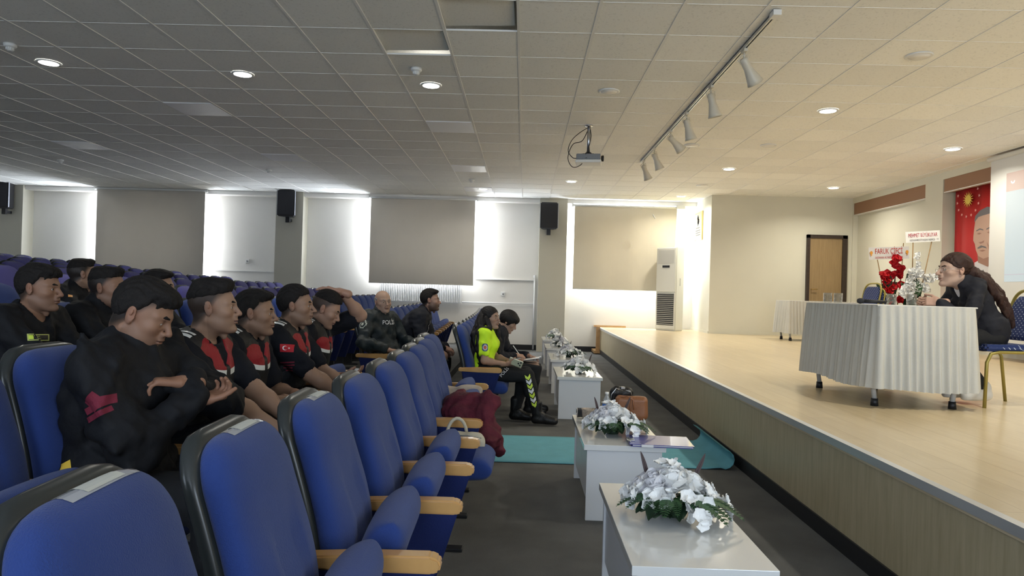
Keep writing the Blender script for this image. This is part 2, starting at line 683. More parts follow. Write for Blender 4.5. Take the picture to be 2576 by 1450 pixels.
# smoke detectors
bm = bmesh.new()
lathe(bm, [(.001, .01), (.055, .01), (.055, -.01), (.045, -.022), (.03, -.024), (.03, -.045), (.02, -.055), (.001, -.055)], 24)
for k in range(10):
    a = 2 * PI * k / 10
    bx(bm, .030 * math.cos(a) - .003, .030 * math.cos(a) + .003, .03 * math.sin(a) - .003, .03 * math.sin(a) + .003, -.045, -.024)
dm = None
for (x, y, d) in [(-1.12, 6.74, 'beside the third lit lamp'), (-4.87, 12.87, 'far away, left of the middle blind'), (-8.5, 12.36, 'above the leftmost blind'),
                  (-1.08, 13.4, 'above the middle blind'), (-4.84, 6.3, 'at the left edge of the photo')]:
    if dm is None:
        o = obj('smoke_detector', bm, M_white_pl)
        dm = o
    else:
        o = dm.copy()
        C.objects.link(o)
    o.location = (x, y, CEIL - .008)
    tag(o, 'round white smoke detector on the ceiling, ' + d, 'smoke detector', 'smoke detectors')

# square glossy flush panels set in the grid
M_panel = mat('glossy panel', (.90, .90, .92), .38)
proto = None
for (ci, cj, d) in [(-7, 5, 'largest, left of centre'), (-12, 9, 'far left'), (-2, 6, 'right one, above the middle blind'), (-2, 11, 'second towards the middle blind'),
                    (-7, 10, 'faint, in the middle of the left ceiling'), (-2, 15, 'closest to the window wall')]:
    bm = bmesh.new()
    t = None
    o = obj('ceiling_panel', bm, M_panel) if proto is None else proto.copy()
    if proto is None:
        bm = bmesh.new()
        bx(bm, .015, G - .015, .015, G - .015, -.003, .008, .002)
        bm.to_mesh(o.data)
        bm.free()
        proto = o
    else:
        C.objects.link(o)
    o.location = (gx0 + G * ci, gy0 + G * cj, CEIL)
    tag(o, 'unlit square glossy panel light set flush in ceiling, ' + d, 'panel light', 'square panel lights')

# spotlight track
M_spot = mat('warm white enamel', (.62, .58, .48), .35)
t = thing('track_rail', 'long white ceiling rail that carries the six spotlights', 'light rail', (1.84, 5.23, CEIL))
bm = bmesh.new()
bx(bm, -.018, -.006, 0, 5.9, -.03, 0)
bx(bm, .006, .018, 0, 5.9, -.03, 0)
bx(bm, -.018, .018, 0, 5.9, -.006, 0)
obj('rail', bm, M_alu, t)
box('slot', -.006, .006, 0, 5.9, -.024, -.006, M_black, t)
box('end_feed', -.03, .03, -.06, .03, -.04, 0, M_white_pl, t)


def make_spot():
    t = thing('track_spotlight', 'x', 'spotlight')
    bm = bmesh.new()
    bx(bm, -.016, .016, -.05, .05, -.055, -.028, .004)
    tube(bm, [(0, 0, -.055), (0, 0, -.10)], .009)
    obj('adapter', bm, M_spot, t)
    head = bpy.data.objects.new('lamp_head', None)
    bm = bmesh.new()
    # bell shaped lamp pointing along -z
    lathe(bm, [(.001, .02), (.03, .018), (.036, .0), (.038, -.06), (.036, -.075), (.045, -.12), (.06, -.19), (.072, -.225), (.068, -.225), (.055, -.19), (.04, -.12), (.03, -.08), (.001, -.07)], 28)
    h = obj('lamp_head', bm, M_spot, t)
    h.location = (0, 0, -.12)
    bm = bmesh.new()
    lathe(bm, [(.001, -.08), (.022, -.09), (.03, -.12), (.046, -.165), (.052, -.185), (.046, -.205), (.02, -.213), (.001, -.214)], 24)
    obj('bulb', bm, mat('frosted bulb', (.85, .84, .8), .2, coat=.5), h)
    bm = bmesh.new()
    tube(bm, [(-.04, 0, -.02), (-.045, 0, .03), (0, 0, .045), (.045, 0, .03), (.04, 0, -.02)], .004, 6)
    obj('yoke', bm, M_spot, h)
    return t


sp = make_spot()
spk = list(sp.children)
for n, (y, tx, ty, d) in enumerate([(5.95, .30, -.62, 'nearest the camera, pointing to the right'), (7.0, .10, -.25, 'second from the camera'), (8.05, .12, -.30, 'third from the camera'),
                                    (8.93, .35, -.85, 'fourth, tilted most towards the stage'), (10.03, .12, -.42, 'fifth, second last'), (10.93, .25, -.42, 'last one at the far end of the rail')]):
    o = sp if n == 0 else copy_tree(sp, children=spk)
    o.location = (1.84, y, CEIL)
    for ch in o.children:
        if ch.name.startswith('lamp_head'):
            ch.rotation_euler = (tx, ty, 0)
    tag(o, 'cream bell shaped track spotlight, ' + d, 'spotlight', 'spotlights on the ceiling rail')

# projector hanging from the ceiling
t = thing('projector', 'grey and white video projector hanging from the ceiling on a short pole', 'projector', (.78, 8.87, CEIL), -.12)
bm = bmesh.new()
tube(bm, [(0, 0, 0), (0, 0, -.36)], .022, 12)
lathe(bm, [(.001, 0), (.05, 0), (.05, -.012), (.001, -.012)], 20)
obj('pole', bm, M_steel, t)
bm = bmesh.new()
bx(bm, -.16, .17, -.13, .13, -.50, -.46, .012)
obj('lower_case', bm, M_white_pl, t)
bm = bmesh.new()
bx(bm, -.15, .16, -.12, .12, -.465, -.385, .012)
for k in range(9):
    bx(bm, -.13 + k * .032, -.115 + k * .032, -.126, -.118, -.455, -.40)
obj('upper_case', bm, mat('grey plastic', (.22, .23, .25), .4), t)
bm = bmesh.new()
for x in (-.06, 0, .06):
    tube(bm, [(x, 0, -.385), (x * .3, 0, -.35)], .01, 8)
bx(bm, -.07, .07, -.05, .05, -.39, -.37)
obj('mounting_bracket', bm, M_black, t)
bm = bmesh.new()
lathe(bm, [(.001, 0), (.035, 0), (.04, .03), (.03, .035), (.001, .03)], 20)
for v in bm.verts:
    v.co = Matrix.Translation((.165, -.02, -.43)) @ Matrix.Rotation(PI / 2, 4, 'Y') @ v.co
obj('lens', bm, M_black, t)
for k, pts in enumerate(([(0, 0, -.02), (-.12, -.02, -.10), (-.22, -.02, -.2), (-.26, -.02, -.33), (-.2, -.03, -.42), (-.15, -.03, -.43)],
                         [(0, .01, -.02), (-.08, -.02, -.2), (-.2, -.03, -.25), (-.26, -.03, -.42), (-.2, -.03, -.54), (-.1, -.03, -.52), (-.02, -.13, -.44)],
                         [(.01, 0, -.02), (.03, -.03, -.15), (0, -.04, -.3), (-.03, -.12, -.4)])):
    bm = bmesh.new()
    P = [Vector(p) for p in pts]
    Q = []
    for a in range(len(P) - 1):
        p0, p1, p2, p3 = P[max(a - 1, 0)], P[a], P[a + 1], P[min(a + 2, len(P) - 1)]
        for s in range(6):
            u = s / 6
            Q.append(.5 * ((2 * p1) + (-p0 + p2) * u + (2 * p0 - 5 * p1 + 4 * p2 - p3) * u * u + (-p0 + 3 * p1 - 3 * p2 + p3) * u ** 3))
    Q.append(P[-1])
    tube(bm, Q, .005, 6)
    obj('cable', bm, M_black, t)

# ------------------------------------------------------------------ blinds, speakers, radiator, cooler
M_blind = mat('taupe blind fabric', (.50, .47, .42), .8, bump=.2, bscale=300, var=.02, vscale=3)
M_blind3 = mat('beige blind fabric', (.62, .58, .48), .8, bump=.2, bscale=300, var=.02, vscale=3)


def translucent(m, fac, c):
    nt = m.node_tree
    b = nt.nodes['Principled BSDF']
    o = nt.nodes['Material Output']
    t = nt.nodes.new('ShaderNodeBsdfTranslucent')
    t.inputs['Color'].default_value = (*c, 1)
    mx = nt.nodes.new('ShaderNodeMixShader')
    mx.inputs[0].default_value = fac
    nt.links.new(b.outputs[0], mx.inputs[1])
    nt.links.new(t.outputs[0], mx.inputs[2])
    nt.links.new(mx.outputs[0], o.inputs['Surface'])


translucent(M_blind, .065, (.76, .70, .60))
translucent(M_blind3, .07, (.8, .68, .50))


def blind(xa, xb, za, zb, m, label, skew=0.0):
    t = thing('roller_blind', label, 'roller blind', ((xa + xb) / 2, Y_F - .33, zb), 0, 'roller blinds')
    w = (xb - xa) / 2
    bm = bmesh.new()
    n = 24
    rings = []
    for i in range(n + 1):
        x = -w + 2 * w * i / n
        y = .006 * math.sin(i * .8)
        rings.append([(x + skew * 0, y - .002, 0), (x - skew * (1 if i > n / 2 else 0) * (i / n - .5) * 2, y - .002, za - zb), (x - skew * (1 if i > n / 2 else 0) * (i / n - .5) * 2, y + .002, za - zb), (x, y + .002, 0)])
    loft(bm, rings, smooth=False)
    obj('fabric', bm, m, t)
    bm = bmesh.new()
    tube(bm, [(-w - .04, 0, .01), (w + .04, 0, .01)], .025, 12)
    obj('roller_tube', bm, M_white_pl, t)
    bm = bmesh.new()
    tube(bm, [(-w, 0, za - zb), (w - skew, 0, za - zb)], .012, 8)
    obj('bottom_bar', bm, m, t)
    bm = bmesh.new()
    bx(bm, -w - .06, -w - .04, -.03, .1, -.03, .05)
    bx(bm, w + .04, w + .06, -.03, .1, -.03, .05)
    obj('bracket', bm, M_white_pl, t)
    return t


blind(-10.02, -7.48, 1.15, 3.5, M_blind, 'long grey-brown roller blind, leftmost, hanging down behind the rear seats')
blind(-3.6, -1.18, 1.485, 3.45, M_blind, 'grey-brown roller blind above the radiator, the middle one')
b = blind(1.12, 3.47, 1.475, 3.385, M_blind3, 'beige roller blind, the rightmost, partly behind the tall cooler', skew=.06)
bm = bmesh.new()
bx(bm, 1.15, 1.35, -.05, .03, -.02, .06, .005)
obj('motor_box', bm, M_white_pl, b)
bm = bmesh.new()
tube(bm, [(.62, -.006, -.16), (.68, -.006, -.25)], .012, 6)
obj('scratch', bm, M_white_pl, b)

M_spk_side = mat('speaker shell', (.02, .02, .022), .4)
M_grille = mat('speaker grille', (.018, .019, .024), .6, bump=.5, bscale=400)


def speaker(x, z, label, rz=0.0):
    t = thing('loudspeaker', label, 'loudspeaker', (x, 15.62, z), rz, 'wall loudspeakers')
    bm = bmesh.new()
    pts = [(-.2, -.13), (.2, -.13), (.13, .15), (-.13, .15)]
    prism(bm, pts, 'z', 0, .6, .02)
    obj('cabinet', bm, M_spk_side, t)
    bm = bmesh.new()
    bx(bm, -.18, .18, -.142, -.128, .03, .57, .006)
    obj('grille', bm, M_grille, t)
    bm = bmesh.new()
    bm.free()
    for s in (-1, 1):
        bm = bmesh.new()
        bx(bm, s * .203 - .006, s * .203 + .006, -.135, -.10, .02, .58, .003)
        obj('side_trim', bm, mat('grey trim', (.35, .36, .4), .4), t)
    bm = bmesh.new()
    bx(bm, -.045, .045, .0, .06, -.13, 0)
    bx(bm, -.03, .03, .05, .24, -.10, -.04)
    obj('bracket', bm, M_black, t)
    return t


speaker(-5.45, 2.93, 'black loudspeaker on the middle pillar, between left and middle blinds')
speaker(.52, 2.80, 'black loudspeaker on the pillar left of the beige blind')
speaker(-12.03, 2.95, 'black loudspeaker cut by the left edge of the photo')

t = thing('radiator', 'white panel radiator under the middle blind', 'radiator', (-2.42, Y_F - .12, 1.05))
bm = bmesh.new()
for k in range(46):
    x = -.93 + k * 1.86 / 45
    bx(bm, x - .011, x + .011, -.05, .05, 0.02, .58, .006, 1)
obj('ribs', bm, M_white_metal, t)
bm = bmesh.new()
bx(bm, -.96, .96, -.045, .045, .56, .60)
bx(bm, -.96, .96, -.03, .03, 0, .04)
bx(bm, -.96, .96, .0, .04, .05, .55)
obj('rails', bm, M_white_metal, t)
tt = thing('heating_pipe', 'thin white heating pipes along the wall beside the right pillar', 'pipe', (0, Y_F, 0))
bm = bmesh.new()
tube(bm, [(-1.45, -.05, 1.08), (.24, -.05, 1.08)], .014, 8)
tube(bm, [(-1.16, -.04, 1.635), (.22, -.04, 1.635)], .012, 8)
obj('pipe_run', bm, M_white_metal, tt)
bm = bmesh.new()
tube(bm, [(.245, -.06, .02), (.245, -.06, 1.72)], .02, 8)
lathe(bm, [(.03, 0), (.03, .06)], 10, (.245, -.06, 1.7))
obj('riser', bm, M_white_metal, tt)
for (x, z, lab) in ((-.49, 1.3, 'white wall socket right of the radiator'), (-6.57, 1.91, 'white wall socket between leftmost blind and middle pillar')):
    t = thing('wall_socket', lab, 'socket', (x, Y_F, z))
    bm = bmesh.new()
    bx(bm, -.05, .05, -.03, 0, -.05, .05, .01)
    obj('plate', bm, M_white_pl, t)
    bm = bmesh.new()
    lathe(bm, [(.001, 0), (.022, 0), (.022, .004), (.001, .004)], 16)
    for v in bm.verts:
        v.co = Matrix.Translation((0, -.031, 0)) @ Matrix.Rotation(PI / 2, 4, 'X') @ v.co
    obj('insert', bm, mat('grey insert', (.3, .3, .3), .5), t)

# floor standing air conditioner in the corner of the stage
t = thing('air_conditioner', 'tall white floor standing air conditioner in the far corner of the stage', 'air conditioner', (3.26, 15.48, ST), math.radians(-42))
M_ac = mat('ivory plastic', (.70, .69, .62), .35)
bm = bmesh.new()
prism(bm, [(-.25, -.15), (.25, -.15), (.25, .19), (-.25, .19)], 'z', 0, 1.86, .015)
obj('cabinet', bm, M_ac, t)
box('front_panel', -.24, .24, -.172, -.148, .86, 1.84, M_ac, t, .008)
box('grille_frame', -.24, .24, -.166, -.148, .04, .85, M_ac, t, .006)
for k in range(17):
    bm = bmesh.new()
    z = .14 + k * .042
    prism(bm, [(-.205, 0), (.205, 0), (.205, .008), (-.205, .008)], 'y', -.19, -.165)
    o = obj('louvre', bm, M_ac, t)
    o.location = (0, -.0, z)
box('grille_recess', -.21, .21, -.169, -.15, .12, .83, mat('dark recess', (.06, .06, .06), .7), t)
box('display', -.09, .09, -.176, -.170, 1.40, 1.45, M_black, t)
box('air_outlet', -.2, .2, -.175, -.170, 1.50, 1.79, mat('grey ivory', (.55, .54, .49), .4), t)
box('side_handle', .25, .258, -.0, .04, 1.0, 1.17, mat('grey ivory', (.55, .54, .49), .4), t, .003)

# gilt plaque on the short wall
t = thing('wall_plaque', 'framed yellow certificate with an emblem on the short wall beside the cooler', 'plaque', (3.925, 15.64, 2.96))
box('frame', -.02, 0, -.33, .33, -.33, .32, mat('gilt', (.65, .48, .15), .3, metal=.7), t, .005)
box('sheet', -.024, -.018, -.29, .29, -.29, .28, mat('yellow paper', (.80, .62, .16), .5), t)
bm = bmesh.new()
for (yy, zz, r) in ((0, .14, .09), (.03, .2, .06), (-.04, .10, .07), (.01, .05, .06)):
    n = 18
    f = bm.faces.new([bm.verts.new((-.026, yy + r * math.cos(2 * PI * k / n) * (.9 + .2 * math.sin(3 * k)), zz + r * math.sin(2 * PI * k / n))) for k in range(n)])
obj('emblem', bm, mat('dark print', (.05, .05, .06), .6), t)
MP = Matrix.Translation((-.026, 0, 0)) @ Matrix(((0, 0, -1, 0), (-1, 0, 0, 0), (0, 1, 0, 0), (0, 0, 0, 1)))
for k, (zz, w) in enumerate(((-.04, .3), (-.1, .4), (-.15, .42), (-.2, .38))):
    bm = bmesh.new()
    x = -w / 2
    rr = random.Random(k)
    while x < w / 2:
        l = rr.uniform(.02, .05)
        bx(bm, -.027, -.025, x, x + l, zz - .012, zz + .012)
        x += l + .012
    obj('print_line', bm, mat('dark print', (.05, .05, .06), .6), t)
# ------------------------------------------------------------------ auditorium seats
def fabric(name, c):
    return mat(name, c, .85, bump=.35, bscale=350, var=.06, vscale=5, spec=.2, sheen=.15)


M_blue = fabric('blue seat fabric', (.022, .048, .195))
M_purple = fabric('violet blue seat fabric', (.060, .055, .21))
M_panelb = fabric('navy side fabric', (.010, .019, .095))
M_panelp = fabric('violet side fabric', (.03, .03, .14))
M_shell = mat('grey green shell', (.025, .029, .029), .28)
M_arm = mat('lacquered beech', (.55, .31, .11), .3, var=.10, vscale=9, coat=.3)
M_foot = mat('black metal foot', (.02, .02, .022), .4)


def se(n, a, b, e=3.2):
    out = []
    for k in range(n):
        t = 2 * PI * k / n
        c, s = math.cos(t), math.sin(t)
        out.append((a * math.copysign(abs(c) ** (2 / e), c), b * math.copysign(abs(s) ** (2 / e), s)))
    return out


def back_x(z):
    t = max(0.0, (z - .38) / .62)
    return -.245 - .12 * t ** 1.1 + .018 * math.sin(t * PI * 1.3)


def back_w(z, top=1.0, R=.13, W=.231):
    w = W - .012 * max(0, (z - .7) / .3)
    s = top - z
    if s < R:
        w = w - R + math.sqrt(max(0, R * R - (R - s) ** 2)) * 1.0
    if z < .46:
        w -= .03 * ((.46 - z) / .08) ** 2
    return max(w, .01)


def back_bm(hi=True):
    bm = bmesh.new()
    nv, nu = (40, 44) if hi else (14, 20)
    rings = []
    for i in range(nv + 1):
        v = i / nv
        z = .38 + .62 * (1 - (1 - v) ** 1.25)
        s = 1.0 - z
        w = back_w(z, R=.12)
        th = .047
        if s < .05:
            th *= math.sqrt(max(0.02, 1 - (1 - s / .05) ** 2))
        if z < .43:
            th *= .6 + .4 * math.sqrt(max(0, 1 - ((.43 - z) / .05) ** 2))
        xf = back_x(z)
        ring = []
        for (a, b) in se(nu, th, w, 2.9):
            x = xf - .045 + a
            if a > 0:
                # lumbar creases and central channel
                cy = .045 + .055 * max(0, (z - .62) / .3) if z > .62 else .045 + .13 * max(0, (.62 - z) / .24)
                for sgn in (-1, 1):
                    dd = (b - sgn * cy) / .016
                    amp = .020 * math.exp(-((z - .62) / .17) ** 4)
                    x -= amp * math.exp(-dd * dd) * min(1, a / th * 2)
                bulge = .020 * math.exp(-((z - .60) / .14) ** 2) * (1 - (b / .25) ** 2)
                wing = .02 * (abs(b) / .25) ** 3 * (1 if z < .9 else (1 - z) / .1)
                head = .014 * math.exp(-((z - .90) / .07) ** 2) * (1 - (b / .25) ** 2)
                x += (bulge + head) * (a / th) + wing * (a / th)
            ring.append((x, b, z))
        rings.append(ring)
    loft(bm, rings)
    return bm


def shell_bm(hi=True):
    bm = bmesh.new()
    nv, nu = (24, 32) if hi else (10, 16)
    rings = []
    for i in range(nv + 1):
        v = i / nv
        z = .36 + .652 * (1 - (1 - v) ** 1.3)
        s = 1.012 - z
        w = back_w(z, top=1.012, R=.125, W=.234)
        th = .03
        if s < .03:
            th *= math.sqrt(max(0.02, 1 - (1 - s / .03) ** 2))
        rings.append([(back_x(z) - .092 + a, b, z) for (a, b) in se(nu, th, w, 4)])
    loft(bm, rings)
    return bm


def seat_bm(hi=True):
    # built lying flat with the hinge at the origin, cushion towards +x
    bm = bmesh.new()
    n, nu = (14, 36) if hi else (7, 18)
    rings = []
    L = .42
    xs_ = [(-.12 + (L - .07) * i / n, 1.0) for i in range(n)]
    m_ = 9 if hi else 5
    xs_ += [(-.12 + L - .07 + .07 * math.sin(PI / 2 * i / m_), max(.10, math.cos(PI / 2 * i / m_))) for i in range(m_ + 1)]
    for (x, cz_) in xs_:
        t = (x + .12) / L
        w = .213
        th = .066 * cz_
        top = .012 * math.sin(min(1, t) * PI * .9)
        w -= .016 * (1 - cz_) ** 2
        if t < .08:
            th *= .75 + .25 * t / .08
        zc = .012 * math.sin(t * PI)
        rings.append([(x, b, zc + a + (top if a > 0 else 0) - .006 * (b / .22) ** 2 * (a > 0)) for (a, b) in se(nu, th, w, 4.5)])
    loft(bm, rings)
    return bm


def arm_bm():
    bm = bmesh.new()
    pts = [(-.40, .548), (-.40, .580), (-.20, .590), (.005, .590), (.030, .580), (.038, .562), (.032, .545), (.01, .538), (-.2, .540)]
    prism(bm, pts, 'y', -.028, .028, .006)
    for f in bm.faces:
        f.smooth = False
    return bm


def panel_bm():
    bm = bmesh.new()
    prism(bm, [(-.37, .545), (.02, .545), (-.03, .38), (-.10, .16), (-.27, .16), (-.33, .40)], 'y', -.021, .021, .006)
    return bm


def foot_bm():
    bm = bmesh.new()
    bx(bm, -.25, -.13, -.016, .016, .015, .17)
    bx(bm, -.30, -.04, -.03, .03, 0, .018, .004)
    return bm


HI = dict(back=back_bm(True), shell=shell_bm(True), seat=seat_bm(True))
LO = dict(back=back_bm(False), shell=shell_bm(False), seat=seat_bm(False))


def mesh_of(bm, name, m, smooth=True):
    me = bpy.data.meshes.new(name)
    bm.to_mesh(me)
    bm.free()
    me.materials.append(m)
    return me


SM = {}
for key, src, mb in (('hi', HI, M_blue), ('lo', LO, M_blue)):
    SM[key] = {k: mesh_of(v, k, M_shell if k == 'shell' else mb) for k, v in src.items()}
SM['pu'] = {}
for k in ('back', 'shell', 'seat'):
    me = SM['lo'][k].copy()
    me.materials.clear()
    me.materials.append(M_shell if k == 'shell' else M_purple)
    SM['pu'][k] = me
ME_arm = mesh_of(arm_bm(), 'armrest', M_arm)
ME_panel = mesh_of(panel_bm(), 'side_panel', M_panelb)
ME_panelp = ME_panel.copy()
ME_panelp.materials.clear()
ME_panelp.materials.append(M_panelp)
ME_foot = mesh_of(foot_bm(), 'foot', M_foot)


def place(name, me, parent, loc=(0, 0, 0), rot=(0, 0, 0)):
    o = bpy.data.objects.new(name, me)
    C.objects.link(o)
    o.parent = parent
    o.location = loc
    o.rotation_euler = rot
    return o


PITCH = .53


def seat(i, y, kind, tip, label, group=None, both=False, yaw=0.0):
    """i = row, tip = seat angle in degrees (0 down)"""
    x = row_x(i, y) + .365
    t = thing('auditorium_seat', label, 'auditorium seat', (x, y, RISE[i]), yaw, group)
    s = SM[kind]
    place('backrest', s['back'], t)
    place('back_shell', s['shell'], t)
    place('seat_cushion', s['seat'], t, (-.20, 0, .365), (0, -math.radians(tip), 0))
    for q in ((-1, 1) if both else (-1,)):
        place('armrest', ME_arm, t, (0, q * PITCH / 2, 0))
        place('side_panel', ME_panel if kind != 'pu' else ME_panelp, t, (0, q * PITCH / 2, 0))
        place('foot', ME_foot, t, (0, q * PITCH / 2, 0))
    return t


SEATS = {}
ROWN = ['front', 'second', 'third', 'fourth', 'fifth', 'sixth', 'seventh', 'eighth', 'ninth', 'tenth', 'eleventh']
OR2 = ['first', 'second', 'third', 'fourth', 'fifth', 'sixth', 'seventh', 'eighth', 'ninth', 'tenth', 'eleventh', 'twelfth', 'thirteenth', 'fourteenth']
ORD = ['first', 'second', 'third', 'fourth', 'fifth', 'sixth', 'seventh', 'eighth', 'ninth', 'tenth']
# near block
near_y = [1.21 + PITCH * k for k in range(9)]
notes = ['largest, bottom left, number tag taped on top', 'number tag on top, second from the camera',
         'number tag on top, third from the camera', 'fourth from the camera', 'fifth from the camera',
         'sixth from the camera, beside the burgundy coat', 'seventh from the camera, under the burgundy coat',
         'eighth from the camera', 'last before the runner, beige coat on its arm']
tips = [72, 72, 74, 72, 70, 8, 0, 60, 70]
for k, y in enumerate(near_y):
    SEATS[(0, k)] = seat(0, y, 'hi', tips[k], 'empty blue auditorium seat, near front row, ' + notes[k], both=(k == 8), yaw=math.radians((y - 3.4) * -1.2))
rowB = ['empty, at the left edge before the man with crossed arms', 'under the man with crossed arms', 'under the square-haired man in a red and black vest',
        'under the second man in a red and black vest', 'under the third man in a red and black vest', 'under the man resting a hand on his head',
        'empty, right after the man with a hand on his head']
for k, d in enumerate(rowB):
    y = 1.97 + PITCH * k
    SEATS[(1, k)] = seat(1, y, 'hi', 72 if k in (0, 6) else 0, 'blue auditorium seat, near block, ' + d, both=(k == 6))
rowC = ['under the man with a yellow-edged chest badge', 'under the man in a hooded jacket', 'under the half hidden man',
        'empty, showing beside the half hidden man', 'empty, last but one before the aisle', 'empty, at the aisle end']
for k, d in enumerate(rowC):
    y = 3.5 + .555 * k
    if y > 5.95:
        break
    SEATS[(2, k)] = seat(2, y, 'lo', 72 if k > 2 else 0, 'blue auditorium seat, near third row, ' + d)
rowD = ['empty, left of the man at the back', 'empty, just beside the man at the back', 'under the man at the back seen from behind']
for k, d in enumerate(rowD):
    y = 4.35 + .53 * k
    SEATS[(3, k)] = seat(3, y, 'lo', 72 if k < 2 else 0, 'blue auditorium seat, near fourth row, ' + d)

# far block
F0 = 7.18
for i in range(11):
    for k in range(14):
        y = F0 + PITCH * k
        x = row_x(i, y) + .3
        if (x / y * FPX) < -1345:
            continue
        kind = 'lo' if i < 3 else 'pu'
        if i == 0:
            if k == 0:
                lab = 'blue auditorium seat under the woman in a neon shirt, front row'
            elif k == 1:
                lab = 'blue auditorium seat in far front row, under the writing woman'
            else:
                lab = 'empty blue auditorium seat, front row of the far block, %s from the aisle' % OR2[k]
        elif i == 1:
            if k == 0:
                lab = 'blue auditorium seat under the bald policeman at the aisle end of its row'
            elif k == 1:
                lab = 'blue auditorium seat in far second row, under the bearded man'
            else:
                lab = 'empty blue auditorium seat, second row of the far block, %s from the aisle' % OR2[k]
        elif i == 2:
            lab = 'empty blue auditorium seat, third row of the far block, %s from the aisle' % OR2[k]
        else:
            lab = 'empty violet-blue auditorium seat, %s row of the far block, %s from the aisle' % (ROWN[i], OR2[k])
        g = 'empty seats of the %s row in the far block' % ROWN[i] if (i > 1 or k > 1) else None
        occ = i < 2 and k < 2
        SEATS[('f', i, k)] = seat(i, y, kind, 0 if occ else 72, lab, g, both=(k == 13))
# ------------------------------------------------------------------ implicit surface modeller (smooth unions -> one continuous mesh)
V3 = Vector


